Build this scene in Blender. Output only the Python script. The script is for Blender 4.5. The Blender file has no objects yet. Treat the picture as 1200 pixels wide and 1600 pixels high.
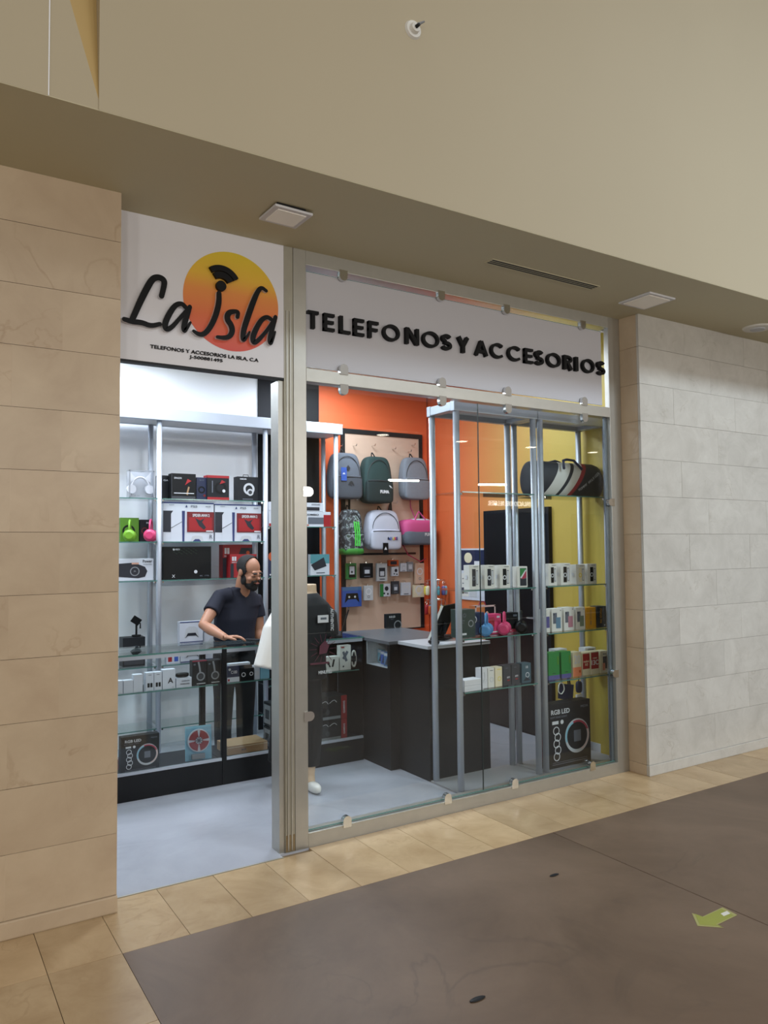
import bpy, bmesh, math, random
from mathutils import Vector, Matrix
random.seed(7)
SC = bpy.context.scene
COL = SC.collection
# ---------------------------------------------------------------- camera
F_PX, YAW, PITCH, ROLL = 1195.4, 0.5610, 0.0473, -0.0095
CAM = Vector((0.0, -3.763, 1.6))
_cy, _sy, _cp, _sp = math.cos(YAW), math.sin(YAW), math.cos(PITCH), math.sin(PITCH)
FW = Vector((_sy*_cp, _cy*_cp, _sp))
_r = Vector((_cy, -_sy, 0)); _u = _r.cross(FW)
RT = _r*math.cos(ROLL) + _u*math.sin(ROLL)
UP = _u*math.cos(ROLL) - _r*math.sin(ROLL)
cd = bpy.data.cameras.new('camera'); cam = bpy.data.objects.new('camera', cd); COL.objects.link(cam)
cd.sensor_fit = 'HORIZONTAL'; cd.sensor_width = 36.0; cd.lens = 36.0*F_PX/1200.0
cd.clip_start = 0.05; cd.clip_end = 200
M = Matrix((RT, UP, -FW)).transposed().to_4x4(); M.translation = CAM
cam.matrix_world = M
SC.camera = cam
# ---------------------------------------------------------------- world, exposure
SC.view_settings.view_transform = 'Standard'
try: SC.view_settings.look = 'None'
except Exception: pass
SC.view_settings.gamma = 1.0
SC.view_settings.use_curve_mapping = False
SC.view_settings.exposure = 0.0
SC.cycles.transparent_max_bounces = 32
SC.cycles.max_bounces = 8
w = bpy.data.worlds.new('mall_ambient'); SC.world = w; w.use_nodes = True
bg = w.node_tree.nodes['Background']
bg.inputs[0].default_value = (1.0, 0.94, 0.86, 1); bg.inputs[1].default_value = 0.40

def area_light(name, loc, target, sx, sy, power, col, spread=180):
    l = bpy.data.lights.new(name, 'AREA'); l.shape = 'RECTANGLE'; l.size = sx; l.size_y = sy
    l.energy = power; l.color = col; l.spread = math.radians(spread)
    o = bpy.data.objects.new(name, l); COL.objects.link(o); o.location = loc
    o.rotation_euler = (Vector(target)-Vector(loc)).to_track_quat('-Z', 'Y').to_euler()
    return o
# daylight through the high glazing of the mall, across the walkway
area_light('atrium_daylight', (7.4, -9.0, 8.5), (5.4, 0, 1.5), 2.4, 1.2, 62, (0.74, 0.88, 1.0), 50)
area_light('atrium_skylight', (1.0, -7.5, 9.0), (1.5, -0.5, 1.0), 7.0, 4.0, 70, (1.0, 0.92, 0.78))
# tube lights across the walkway; row extended beyond the reflected ones as front fill
for _x in (-4.2, -2.0, 0.2, 2.4, 5.2, 7.4, 9.4):
    area_light('walkway_tube_fill', (_x, -7.3, 2.78), (_x*0.6+1.0, 0, 2.1), 0.55, 0.03, 36 if _x > -1 else 46, (1.0, 0.96, 0.90))
# cool LED panels on the shop's ceiling
for _x, _y, _e in ((1.2, 2.0, 60), (0.4, 1.2, 16), (2.3, 0.95, 26), (3.25, 1.95, 40), (3.95, 0.85, 16)):
    area_light('shop_led_panel', (_x, _y, 3.16), (_x, _y, 0), 0.6, 0.6, _e, (0.80, 0.89, 1.0))

# ---------------------------------------------------------------- pixel helpers (a photo pixel on a plane of the place)
def _ray(a, b): return FW*F_PX + RT*(a-600) - UP*(b-800)
def PY(a, b, y):
    d = _ray(a, b); return CAM + d*((y-CAM.y)/d.y)
def PX(a, b, x):
    d = _ray(a, b); return CAM + d*((x-CAM.x)/d.x)
def PZ(a, b, z):
    d = _ray(a, b); return CAM + d*((z-CAM.z)/d.z)

# ---------------------------------------------------------------- materials
def lin(c):
    if isinstance(c, str):
        c = c.lstrip('#'); c = [int(c[i:i+2], 16)/255 for i in (0, 2, 4)]
    return tuple((x/12.92 if x <= 0.04045 else ((x+0.055)/1.055)**2.4) for x in c)
MATS = {}
def mat(name, col, rough=0.5, metal=0.0, noise=0.0, scale=8.0, bump=0.0, emit=0.0, spec=0.5):
    if name in MATS: return MATS[name]
    m = bpy.data.materials.new(name); m.use_nodes = True; nt = m.node_tree
    b = nt.nodes['Principled BSDF']; c = lin(col)
    b.inputs['Base Color'].default_value = (*c, 1); b.inputs['Roughness'].default_value = rough
    b.inputs['Metallic'].default_value = metal; b.inputs['Specular IOR Level'].default_value = spec
    if noise or bump:
        tc = nt.nodes.new('ShaderNodeTexCoord'); n = nt.nodes.new('ShaderNodeTexNoise')
        n.inputs['Scale'].default_value = scale; n.inputs['Detail'].default_value = 5
        nt.links.new(tc.outputs['Object'], n.inputs['Vector'])
        if noise:
            mx = nt.nodes.new('ShaderNodeMix'); mx.data_type = 'RGBA'
            mx.inputs['A'].default_value = (*[x*(1-noise) for x in c], 1)
            mx.inputs['B'].default_value = (*[min(1, x*(1+noise)) for x in c], 1)
            nt.links.new(n.outputs['Fac'], mx.inputs['Factor']); nt.links.new(mx.outputs['Result'], b.inputs['Base Color'])
        if bump:
            bp = nt.nodes.new('ShaderNodeBump'); bp.inputs['Strength'].default_value = bump; bp.inputs['Distance'].default_value = 0.01
            nt.links.new(n.outputs['Fac'], bp.inputs['Height']); nt.links.new(bp.outputs['Normal'], b.inputs['Normal'])
    if emit:
        b.inputs['Emission Color'].default_value = (*c, 1); b.inputs['Emission Strength'].default_value = emit
    MATS[name] = m; return m
def glass(name, tint, refl0=0.045, gloss=0.0):
    if name in MATS: return MATS[name]
    m = bpy.data.materials.new(name); m.use_nodes = True; nt = m.node_tree; nt.nodes.clear()
    out = nt.nodes.new('ShaderNodeOutputMaterial'); mx = nt.nodes.new('ShaderNodeMixShader')
    tr = nt.nodes.new('ShaderNodeBsdfTransparent'); gl = nt.nodes.new('ShaderNodeBsdfGlossy')
    tr.inputs[0].default_value = (*tint, 1); gl.inputs['Roughness'].default_value = gloss
    lw = nt.nodes.new('ShaderNodeLayerWeight'); lw.inputs['Blend'].default_value = 0.5
    pw = nt.nodes.new('ShaderNodeMath'); pw.operation = 'POWER'; pw.inputs[1].default_value = 5
    ml = nt.nodes.new('ShaderNodeMath'); ml.operation = 'MULTIPLY_ADD'; ml.inputs[1].default_value = 1-refl0; ml.inputs[2].default_value = refl0
    nt.links.new(lw.outputs['Facing'], pw.inputs[0]); nt.links.new(pw.outputs[0], ml.inputs[0])
    nt.links.new(ml.outputs[0], mx.inputs[0]); nt.links.new(tr.outputs[0], mx.inputs[1]); nt.links.new(gl.outputs[0], mx.inputs[2])
    nt.links.new(mx.outputs[0], out.inputs[0]); MATS[name] = m; return m
def marble(name, a, b, vein, rough=0.3, scale=3.0, tone=0.10, veinw=0.03, bump=0.03):
    m = bpy.data.materials.new(name); m.use_nodes = True; nt = m.node_tree; N = nt.nodes.new; L = nt.links.new
    bs = nt.nodes['Principled BSDF']; bs.inputs['Roughness'].default_value = rough
    ge = N('ShaderNodeNewGeometry'); oi = N('ShaderNodeObjectInfo')
    off = N('ShaderNodeVectorMath'); off.operation = 'MULTIPLY_ADD'
    cx = N('ShaderNodeCombineXYZ')
    for k in range(3): L(oi.outputs['Random'], cx.inputs[k])
    L(cx.outputs[0], off.inputs[0]); off.inputs[1].default_value = (9, 5, 7); L(ge.outputs['Position'], off.inputs[2])
    n1 = N('ShaderNodeTexNoise'); n1.inputs['Scale'].default_value = scale; n1.inputs['Detail'].default_value = 8; n1.inputs['Roughness'].default_value = 0.65
    n1.inputs['Distortion'].default_value = 0.6
    L(off.outputs[0], n1.inputs['Vector'])
    rp = N('ShaderNodeValToRGB'); rp.color_ramp.elements[0].position = 0.3; rp.color_ramp.elements[1].position = 0.7
    rp.color_ramp.elements[0].color = (*lin(a), 1); rp.color_ramp.elements[1].color = (*lin(b), 1)
    L(n1.outputs['Fac'], rp.inputs[0])
    n2 = N('ShaderNodeTexNoise'); n2.inputs['Scale'].default_value = scale*0.8; n2.inputs['Detail'].default_value = 6; n2.inputs['Distortion'].default_value = 1.6
    L(off.outputs[0], n2.inputs['Vector'])
    sb = N('ShaderNodeMath'); sb.operation = 'SUBTRACT'; sb.inputs[1].default_value = 0.5; L(n2.outputs['Fac'], sb.inputs[0])
    ab = N('ShaderNodeMath'); ab.operation = 'ABSOLUTE'; L(sb.outputs[0], ab.inputs[0])
    mr = N('ShaderNodeMapRange'); mr.inputs['From Min'].default_value = 0; mr.inputs['From Max'].default_value = veinw
    mr.inputs['To Min'].default_value = 0.30; mr.inputs['To Max'].default_value = 0; L(ab.outputs[0], mr.inputs['Value'])
    n3 = N('ShaderNodeTexNoise'); n3.inputs['Scale'].default_value = scale*0.9; L(off.outputs[0], n3.inputs['Vector'])
    m3 = N('ShaderNodeMapRange'); m3.inputs['From Min'].default_value = 0.5; m3.inputs['From Max'].default_value = 0.68; L(n3.outputs['Fac'], m3.inputs['Value'])
    vm = N('ShaderNodeMath'); vm.operation = 'MULTIPLY'; L(mr.outputs[0], vm.inputs[0]); L(m3.outputs[0], vm.inputs[1])
    mx = N('ShaderNodeMix'); mx.data_type = 'RGBA'; L(vm.outputs[0], mx.inputs['Factor']); L(rp.outputs[0], mx.inputs['A']); mx.inputs['B'].default_value = (*lin(vein), 1)
    hv = N('ShaderNodeHueSaturation'); L(mx.outputs['Result'], hv.inputs['Color'])
    vr = N('ShaderNodeMapRange'); vr.inputs['To Min'].default_value = 1-tone; vr.inputs['To Max'].default_value = 1+tone; L(oi.outputs['Random'], vr.inputs['Value'])
    L(vr.outputs[0], hv.inputs['Value']); L(hv.outputs[0], bs.inputs['Base Color'])
    bp = N('ShaderNodeBump'); bp.inputs['Strength'].default_value = bump; bp.inputs['Distance'].default_value = 0.01
    L(n1.outputs['Fac'], bp.inputs['Height']); L(bp.outputs[0], bs.inputs['Normal'])
    MATS[name] = m; return m
def ramp_mat(name, axis, lo, hi, stops, rough=0.5, space='pos', interp='LINEAR'):
    """colour running along one axis of the place: painted gradients and sewn colour panels"""
    m = bpy.data.materials.new(name); m.use_nodes = True; nt = m.node_tree; N = nt.nodes.new; L = nt.links.new
    bs = nt.nodes['Principled BSDF']; bs.inputs['Roughness'].default_value = rough
    if space == 'pos': src = N('ShaderNodeNewGeometry').outputs['Position']
    else: src = N('ShaderNodeTexCoord').outputs['Object']
    dt = N('ShaderNodeVectorMath'); dt.operation = 'DOT_PRODUCT'; dt.inputs[1].default_value = axis; L(src, dt.inputs[0])
    mr = N('ShaderNodeMapRange'); mr.inputs['From Min'].default_value = lo; mr.inputs['From Max'].default_value = hi
    L(dt.outputs['Value'], mr.inputs['Value'])
    rp = N('ShaderNodeValToRGB'); rp.color_ramp.interpolation = interp
    e = rp.color_ramp.elements
    e[0].position, e[0].color = stops[0][0], (*lin(stops[0][1]), 1)
    e[1].position, e[1].color = stops[-1][0], (*lin(stops[-1][1]), 1)
    for p, c in stops[1:-1]:
        x = e.new(p); x.color = (*lin(c), 1)
    L(mr.outputs[0], rp.inputs[0]); L(rp.outputs[0], bs.inputs['Base Color']); MATS[name] = m; return m

# ---------------------------------------------------------------- mesh helpers
class MB:
    def __init__(self): self.bm = bmesh.new()
    def box(self, x0, x1, y0, y1, z0, z1, bev=0.0):
        b = self.bm
        r = bmesh.ops.create_cube(b, size=1.0)
        for v in r['verts']:
            v.co = Vector((x0+(v.co.x+.5)*(x1-x0), y0+(v.co.y+.5)*(y1-y0), z0+(v.co.z+.5)*(z1-z0)))
        if bev > 0:
            ed = list({e for v in r['verts'] for e in v.link_edges})
            bmesh.ops.bevel(b, geom=ed, offset=bev, segments=2, profile=0.6, affect='EDGES')
        return self
    def prism(self, pts, h0, h1, fn):
        """polygon (a,b) extruded between heights h0 and h1; fn maps (a,b,h) to 3D"""
        b = self.bm
        lo = [b.verts.new(fn(p[0], p[1], h0)) for p in pts]; hi = [b.verts.new(fn(p[0], p[1], h1)) for p in pts]
        n = len(pts)
        b.faces.new(lo[::-1]); b.faces.new(hi)
        for i in range(n): b.faces.new((lo[i], lo[(i+1) % n], hi[(i+1) % n], hi[i]))
        return self
    def ribbon(self, pts, wd, h0, h1, fn, smooth=3, round_ends=True):
        """brush stroke through pts of width wd (number or list)"""
        P = [Vector((p[0], p[1])) for p in pts]; W = [wd]*len(P) if not isinstance(wd, (list, tuple)) else list(wd)
        for _ in range(smooth):
            if len(P) < 3: break
            Q = [P[0]]; V = [W[0]]
            for i in range(len(P)-1):
                Q += [P[i]*.75+P[i+1]*.25, P[i]*.25+P[i+1]*.75]; V += [W[i]*.75+W[i+1]*.25, W[i]*.25+W[i+1]*.75]
            Q.append(P[-1]); V.append(W[-1]); P, W = Q, V
        n = len(P); Lf = []; Rt = []
        for i in range(n):
            t = (P[min(i+1, n-1)]-P[max(i-1, 0)])
            t = t.normalized() if t.length > 1e-9 else Vector((1, 0))
            nn = Vector((-t.y, t.x)); Lf.append(P[i]+nn*W[i]/2); Rt.append(P[i]-nn*W[i]/2)
        for i in range(n-1): self.prism([Rt[i], Rt[i+1], Lf[i+1], Lf[i]], h0, h1, fn)
        if round_ends:
            for p, r in ((P[0], W[0]/2*.98), (P[-1], W[-1]/2*.98)):
                h0 += 0.00012
                self.prism([(p.x+r*math.cos(a*math.tau/12), p.y+r*math.sin(a*math.tau/12)) for a in range(12)], h0, h1, fn)
        return self
    def tube(self, pts, r, n=8, closed=False):
        P = [Vector(p) for p in pts]; R = [r]*len(P) if not isinstance(r, (list, tuple)) else r
        b = self.bm; rings = []; m = len(P); ref = None
        for i in range(m):
            if closed: t = P[(i+1) % m]-P[i-1]
            else: t = P[min(i+1, m-1)]-P[max(i-1, 0)]
            t.normalize()
            if ref is None: ref = Vector((0, 0, 1)) if abs(t.z) < .9 else Vector((1, 0, 0))
            a = t.cross(ref)
            if a.length < 1e-4: a = t.orthogonal()
            a.normalize(); c = a.cross(t).normalized(); ref = c
            rings.append([b.verts.new(P[i]+(a*math.cos(k*math.tau/n)+c*math.sin(k*math.tau/n))*R[i]) for k in range(n)])
        for i in range(m if closed else m-1):
            A, B = rings[i], rings[(i+1) % m]
            for k in range(n): b.faces.new((A[k], A[(k+1) % n], B[(k+1) % n], B[k]))
        if not closed: b.faces.new(rings[0][::-1]); b.faces.new(rings[-1])
        return self
    def loft(self, rings, cap=True):
        b = self.bm; R = [[b.verts.new(p) for p in r] for r in rings]; n = len(R[0])
        for A, B in zip(R, R[1:]):
            for k in range(n): b.faces.new((A[k], A[(k+1) % n], B[(k+1) % n], B[k]))
        if cap: b.faces.new(R[0][::-1]); b.faces.new(R[-1])
        return self
    def sup(self, c, r, e1=1.0, e2=1.0, nu=24, nv=14, fn=None):
        """superellipsoid: e below 1 turns the ball into a soft box"""
        def pw(x, e): return math.copysign(abs(x)**e, x)
        rings = []
        for j in range(1, nv):
            ph = -math.pi/2+math.pi*j/nv
            ring = []
            for i in range(nu):
                th = math.tau*i/nu
                p = Vector((c[0]+r[0]*pw(math.cos(ph), e1)*pw(math.cos(th), e2), c[1]+r[1]*pw(math.cos(ph), e1)*pw(math.sin(th), e2), c[2]+r[2]*pw(math.sin(ph), e1)))
                ring.append(fn(p) if fn else p)
            rings.append(ring)
        return self.loft(rings)
    def build(self, name, m, parent=None, smooth=False, loc=None, rz=0.0):
        bmesh.ops.recalc_face_normals(self.bm, faces=self.bm.faces)
        me = bpy.data.meshes.new(name); self.bm.to_mesh(me); self.bm.free()
        if smooth:
            for p in me.polygons: p.use_smooth = True
        return link(name, me, m, parent, loc, rz)
def link(name, me, m, parent=None, loc=None, rz=0.0):
    if m is not None:
        me.materials.clear(); me.materials.append(MATS[m] if isinstance(m, str) else m)
    o = bpy.data.objects.new(name, me); COL.objects.link(o)
    if parent is not None: o.parent = parent
    if loc is not None: o.location = loc
    if rz: o.rotation_euler = (0, 0, rz)
    return o
def tag(o, label=None, cat=None, group=None, kind=None):
    if label: o['label'] = label
    if cat: o['category'] = cat
    if group: o['group'] = group
    if kind: o['kind'] = kind
    return o
def empty(name, loc=(0, 0, 0), rz=0.0, label=None, cat=None, group=None):
    o = bpy.data.objects.new(name, None); COL.objects.link(o); o.empty_display_size = 0.05
    o.location = loc; o.rotation_euler = (0, 0, rz)
    return tag(o, label, cat, group)
def copy_tree(o, parent=None):
    c = o.copy(); COL.objects.link(c)
    if parent is not None: c.parent = parent
    for ch in list(o.children): copy_tree(ch, c)
    return c
XZ = lambda a, b, h: Vector((a, h, b))
def part(name, m, parent, *boxes, bev=0.0):
    q = MB()
    for bx in boxes: q.box(*bx, bev=bev)
    return q.build(name, m, parent)
_TXT = {}
def text_mesh(s, bold=0.0):
    """mesh of a word, unit cap height, centred at 0, lying in xz with its face at -y"""
    key = (s, bold)
    if key in _TXT: return _TXT[key].copy()
    cu = bpy.data.curves.new('t', 'FONT'); cu.body = s; cu.size = 1.0; cu.offset = bold; cu.extrude = 0.01; cu.resolution_u = 3
    ob = bpy.data.objects.new('t', cu); me = bpy.data.meshes.new_from_object(ob)
    bpy.data.objects.remove(ob); bpy.data.curves.remove(cu)
    xs = [v.co.x for v in me.vertices]; ys = [v.co.y for v in me.vertices]
    if xs:
        cx, h0, h1 = (min(xs)+max(xs))/2, min(ys), max(ys); k = 1/max(h1-h0, 1e-6)
        for v in me.vertices: v.co = Vector(((v.co.x-cx)*k, -v.co.z*k, (v.co.y-(h0+h1)/2)*k))
    _TXT[key] = me; return me.copy()
def lettering(s, m, parent, c, h, wid=None, bold=0.02, thick=0.0008, rot=None, name='lettering'):
    """text of height h (and width wid if given) centred at c, facing -y, then turned by rot (Matrix 3x3)"""
    me = text_mesh(s, bold); xs = [v.co.x for v in me.vertices]; ww = max(xs)-min(xs)
    kx = h if wid is None else wid/ww
    ys = [v.co.y for v in me.vertices]; ty = max(max(ys)-min(ys), 1e-6)
    for v in me.vertices:
        p = Vector((v.co.x*kx, v.co.y/ty*thick, v.co.z*h))
        v.co = (rot @ p if rot is not None else p) + Vector(c)
    me.name = name
    return link(name, me, m, parent)
# ================================================================ materials of the place
marble('wall_marble', '#b39e85', '#c4b197', '#8a6a48', rough=0.34, scale=2.6, tone=0.05, veinw=0.022)
marble('floor_marble', '#a88c68', '#c2a985', '#86653f', rough=0.30, scale=4.5, tone=0.14, veinw=0.03)
marble('daylit_marble', '#b5b1aa', '#c6c3bc', '#8f8270', rough=0.24, scale=5.0, tone=0.05, veinw=0.02, bump=0.25)  # same stone as the return side, daylight's cool cast put into the colour
marble('shop_floor', '#9a9da6', '#aaadb6', '#83868e', rough=0.22, scale=1.6, tone=0.0, veinw=0.05)
marble('concrete', '#5c4a3b', '#756150', '#3f352c', rough=0.5, scale=1.5, tone=0.02, veinw=0.02)
mat('paint_wall', '#ada28a', 0.7, noise=0.03, scale=1.3)
mat('gold_light_paint', '#b89d68', 0.6, noise=0.03)  # slant of warm light painted as a yellow tone
mat('paint_soffit', '#c2bb9f', 0.7, noise=0.03, scale=1.5)
mat('grout', '#8d7a60', 0.8)
mat('alu', '#b4b2ab', 0.38, 0.75, noise=0.08, scale=14)
mat('alu_worn', '#a39f92', 0.48, 0.6, noise=0.2, scale=9)
mat('alu_light', '#b4bac4', 0.42, 0.45, noise=0.05)
mat('alu_dark', '#7c8692', 0.4, 0.7)
mat('chrome', '#d8d8d6', 0.16, 1.0)
mat('chrome_dark', '#3a3a3c', 0.3, 0.8)
mat('black_lam', '#101114', 0.4, noise=0.1, spec=0.3)
mat('black_wall', '#101218', 0.6, spec=0.25)
mat('white_paint', '#e6e9ee', 0.55)
mat('white', '#d2d2d6', 0.45)
mat('offwhite', '#d4d2cc', 0.5)
mat('sign_white', '#dcdbe0', 0.35, noise=0.02)
mat('letter_black', '#0a0b0e', 0.6, spec=0.25)
mat('black', '#0a0b0d', 0.5, spec=0.3)
mat('charcoal', '#1b1d21', 0.5, spec=0.3)
mat('dark', '#33353b', 0.5)
mat('grey', '#84878c', 0.5)
mat('lightgrey', '#b9bcc1', 0.5)
mat('red', '#96191f', 0.5)
mat('darkred', '#6f161d', 0.5)
mat('rubber', '#1b1b1c', 0.8)
glass('glass_front', (0.955, 0.975, 0.97))
glass('glass_shelf', (0.93, 0.97, 0.955), 0.05)
glass('glass_clear', (0.97, 0.985, 0.985), 0.04)
mat('glass_edge', '#4f7a72', 0.15)
mat('joint_dark', '#25302f', 0.3)
mat('orange_paint', '#e4683a', 0.55)
ramp_mat('side_paint', (0, 1, 0), 0.2, 2.67, [(0, '#b09c3c'), (0.28, '#b39a46'), (0.5, '#b98a48'), (0.78, '#cc6a3e'), (1, '#dd6538')], 0.5)
mat('led_off', '#d9d2c6', 0.4, emit=0.10)
mat('led_on', '#fff4e0', 0.4, emit=14)
HC = 3.26
# ================================================================ floor
fl = tag(part('floor', 'grout', None, (-3, 17, -8.2, 3.0, -0.12, -0.012)), kind='structure')
XK, YK = 0.766, -0.5575
def tile(x0, x1, y0, y1, m='floor_marble', g=0.0012, name='floor_tile'):
    return part(name, m, fl, (x0+g, x1-g, y0+g, y1-g, -0.012, random.uniform(-0.0004, 0.0004)))
x = XK-0.2755*5
while x < 6.6:
    y1 = -0.045 if 0.7 < x < 1.6 else (0.0 if 1.6 <= x < 4.35 else -0.16)
    tile(x, x+0.2755, YK, y1); x += 0.2755
for i in range(5):
    for j in range(4):
        tile(XK-0.2755*(i+1), XK-0.2755*i, YK-0.51*(j+1), YK-0.51*j)
XJ = 3.1085
part('concrete_slab', 'concrete', fl, (XK+0.001, XJ-0.0025, -8.1, YK-0.001, -0.012, 0.0))
part('concrete_slab', 'concrete', fl, (XJ+0.0025, 16, -8.1, YK-0.001, -0.012, 0.0))
part('shop_floor', 'shop_floor', fl, (-0.6, 4.62, 0.0005, 2.68, -0.012, 0.0), (0.831, 1.70, -0.045, 0.0005, -0.012, 0.0))
part('threshold_strip', 'alu_worn', fl, (0.83, 1.70, -0.052, -0.042, -0.01, 0.003))
# ================================================================ left wall of marble slabs
def slab_wall(root, m, x0, x1, yf, rows, cuts, depth=0.02, gap=0.0008, face='y', base=0.075):
    z = base; k = 0
    while z < HC-0.01:
        z1 = min(z+0.268, HC-0.002)
        if HC-z1 < 0.05: z1 = HC-0.002
        xs = cuts(k)
        edges = [x0]+[c for c in xs if x0+0.03 < c < x1-0.03]+[x1]
        for a, b in zip(edges, edges[1:]):
            d = random.uniform(0, 0.0012)
            if face == 'y': part('marble_slab', m, root, (a+gap, b-gap, yf-d, yf+depth, z+gap, z1-gap))
            else: part('marble_slab', m, root, (yf-d, yf+depth, a+gap, b-gap, z+gap, z1-gap))
        z = z1; k += 1
wl = tag(part('wall_left', 'grout', None, (-1.6, 0.808, -0.16, 0.10, 0.0, HC)), kind='structure')
slab_wall(wl, 'wall_marble', -1.6, 0.83, -0.18, 12, lambda k: [0.83-0.45*(n+1)+(0.2 if k % 2 else 0) for n in range(7)])
part('marble_slab', 'wall_marble', wl, (0.808, 0.8298, -0.1598, 0.10, 0.0, HC-0.002))
q = MB().box(-1.6, 0.832, -0.192, -0.16, 0.0, 0.074, bev=0.006); q.build('baseboard', 'wall_marble', wl)
wr = tag(part('wall_right', 'grout', None, (4.44, 7.2, -0.15, 0.10, 0.0, HC)), kind='structure')
slab_wall(wr, 'daylit_marble', 4.412, 7.2, -0.17, 12, lambda k: [4.412+0.75*(n+1)-(0.38 if k % 2 else 0)+0.07*(k % 3) for n in range(6)])
slab_wall(wr, 'wall_marble', -0.1498, 0.10, 4.412, 12, lambda k: [], face='x')
MB().box(4.408, 4.44, -0.1495, 0.0, 0.0, 0.074, bev=0.003).build('baseboard', 'wall_marble', wr)
MB().box(4.408, 7.2, -0.178, -0.15, 0.0, 0.074, bev=0.005).build('baseboard', 'daylit_marble', wr)
# ================================================================ soffit, wall above
ce = tag(part('ceiling', 'paint_soffit', None, (-2.2, 9.0, -0.60, 2.8, HC, HC+0.14)), kind='structure')
YU = -0.823
wu = tag(part('wall_upper', 'paint_wall', None, (-2.2, 0.42, YU, -0.60, HC, 7.4), (0.596, 9.0, YU, -0.60, HC, 7.4), (0.42, 0.596, YU+0.10, -0.60, HC, 7.4)), kind='structure')
q = MB()
xa, xb = 0.42, 0.596
def tri_wedge(pts): # wedge for the groove's plaster fill and for the gold light fold
    f = [q.bm.verts.new(p) for p in pts]; k = [q.bm.verts.new((p[0], YU+0.11, p[2])) for p in pts]
    q.bm.faces.new(f); q.bm.faces.new(k[::-1]); n = len(f)
    for i in range(n): q.bm.faces.new((f[i], k[i], k[(i+1) % n], f[(i+1) % n]))
tri_wedge([(xa, YU+0.004, HC), (xb, YU+0.004, HC), (xb, YU+0.004, HC+0.04), (0.475, YU+0.004, 3.70), (0.43, YU+0.004, 4.3), (xa, YU+0.004, 7.4)])
q.build('groove_fill', 'paint_wall', wu)
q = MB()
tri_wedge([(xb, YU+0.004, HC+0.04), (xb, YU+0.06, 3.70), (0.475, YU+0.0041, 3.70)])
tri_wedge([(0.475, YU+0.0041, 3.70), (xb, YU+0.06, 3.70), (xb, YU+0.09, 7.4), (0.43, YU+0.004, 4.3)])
q.build('gold_light_fold', 'gold_light_paint', wu)  # golden diagonal of light put into this fold's colour and tilt
part('soffit_skin', 'paint_soffit', ce, (-2.2, 9.0, YU+0.0008, 0.0, HC-0.0025, HC))
part('bead', 'white_paint', wu, (0.4185, 0.4225, YU-0.002, YU+0.006, HC, 7.4))
# ================================================================ shop shell
wb = tag(part('wall_back', 'white_paint', None, (-0.6, 2.70, 2.67, 2.8, 0.0, HC)), kind='structure')
part('black_panel', 'black_wall', wb, (2.70, 3.315, 2.655, 2.8, 0.0, HC))
part('orange_panel', 'orange_paint', wb, (3.315, 4.60, 2.668, 2.8, 0.0, HC))
part('groove', 'darkred', wb, (4.575, 4.583, 2.6665, 2.67, 0.0, HC))
ws = tag(part('wall_side', 'side_paint', None, (4.60, 4.75, 0.06, 2.8, 0.0, HC)), kind='structure')
part('pilaster', 'side_paint', ws, (4.582, 4.60, 0.06, 0.42, 0.0, HC))
part('skirting', 'lightgrey', ws, (4.588, 4.60, 0.42, 2.66, 0.0, 0.07))
tag(part('wall_inner', 'white_paint', None, (-0.75, -0.6, 0.05, 2.8, 0.0, HC)), kind='structure')
tag(part('wall_header', 'white_paint', None, (-0.6, 4.6, 0.13, 0.16, 3.20, HC)), kind='structure')
d1 = tag(part('door_1', 'black_wall', None, (4.562, 4.60, 0.915, 1.762, 0.0, 1.935)), kind='structure')
part('door_leaf', 'black_lam', d1, (4.552, 4.562, 0.96, 1.72, 0.02, 1.90))
MB().tube([(4.552, 1.02, 1.0), (4.50, 1.02, 1.0), (4.50, 1.13, 1.0)], 0.009).build('door_handle', 'chrome', d1)
# ================================================================ storefront frame
win = tag(empty('window_1', (1.79, 0, 0)), kind='structure')
O = lambda x0, x1, y0, y1, z0, z1: (x0-1.79, x1-1.79, y0, y1, z0, z1)
part('frame_post', 'alu', win, O(1.79, 1.867, 0.0, 0.09, 0.0, HC), bev=0.002)
part('frame_post', 'alu', win, O(4.293, 4.41, 0.0, 0.042, 0.0, HC), bev=0.002)
part('frame_sill', 'alu', win, O(1.867, 4.293, 0.0, 0.09, 0.0, 0.077), bev=0.002)
part('frame_rail', 'alu', win, O(1.867, 4.293, 0.0, 0.07, 2.525, 2.597), bev=0.002)
part('frame_head', 'alu', win, O(1.867, 4.293, 0.0, 0.09, 3.178, HC), bev=0.002)
part('reveal_strip', 'alu_dark', win, O(4.266, 4.293, 0.031, 0.045, 0.077, 2.525))
part('glass_pane', 'glass_front', win, O(1.872, 3.0925, 0.022, 0.030, 0.085, 2.518))
part('glass_pane', 'glass_front', win, O(3.0965, 4.290, 0.022, 0.030, 0.085, 2.518))
part('glass_joint', 'joint_dark', win, O(3.0925, 3.0965, 0.0225, 0.0295, 0.085, 2.518))
part('pane_edge', 'glass_edge', win, O(1.8695, 1.872, 0.022, 0.030, 0.085, 2.518))
part('pane_edge', 'glass_edge', win, O(1.8695, 4.290, 0.022, 0.030, 0.0815, 0.085))
def clip(x, z, dx, dz, r=0.026, ln=0.035):
    """rounded chrome plate that grips the pane; (dx,dz) points from the frame to the pane"""
    pts = [(-r, -ln), (r, -ln)]+[(r*math.cos(a*math.pi/10), r*math.sin(a*math.pi/10)) for a in range(11)]
    ca, sa = (dz, dx)
    P = [(x-1.79+p[0]*ca+p[1]*sa, z+p[1]*ca-p[0]*sa) for p in pts]
    o = MB().prism(P, -0.006, 0.020, XZ).build('glass_clip', 'chrome', win)
    MB().prism(P, 0.020, 0.0222, XZ).build('gasket', 'rubber', o)
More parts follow.
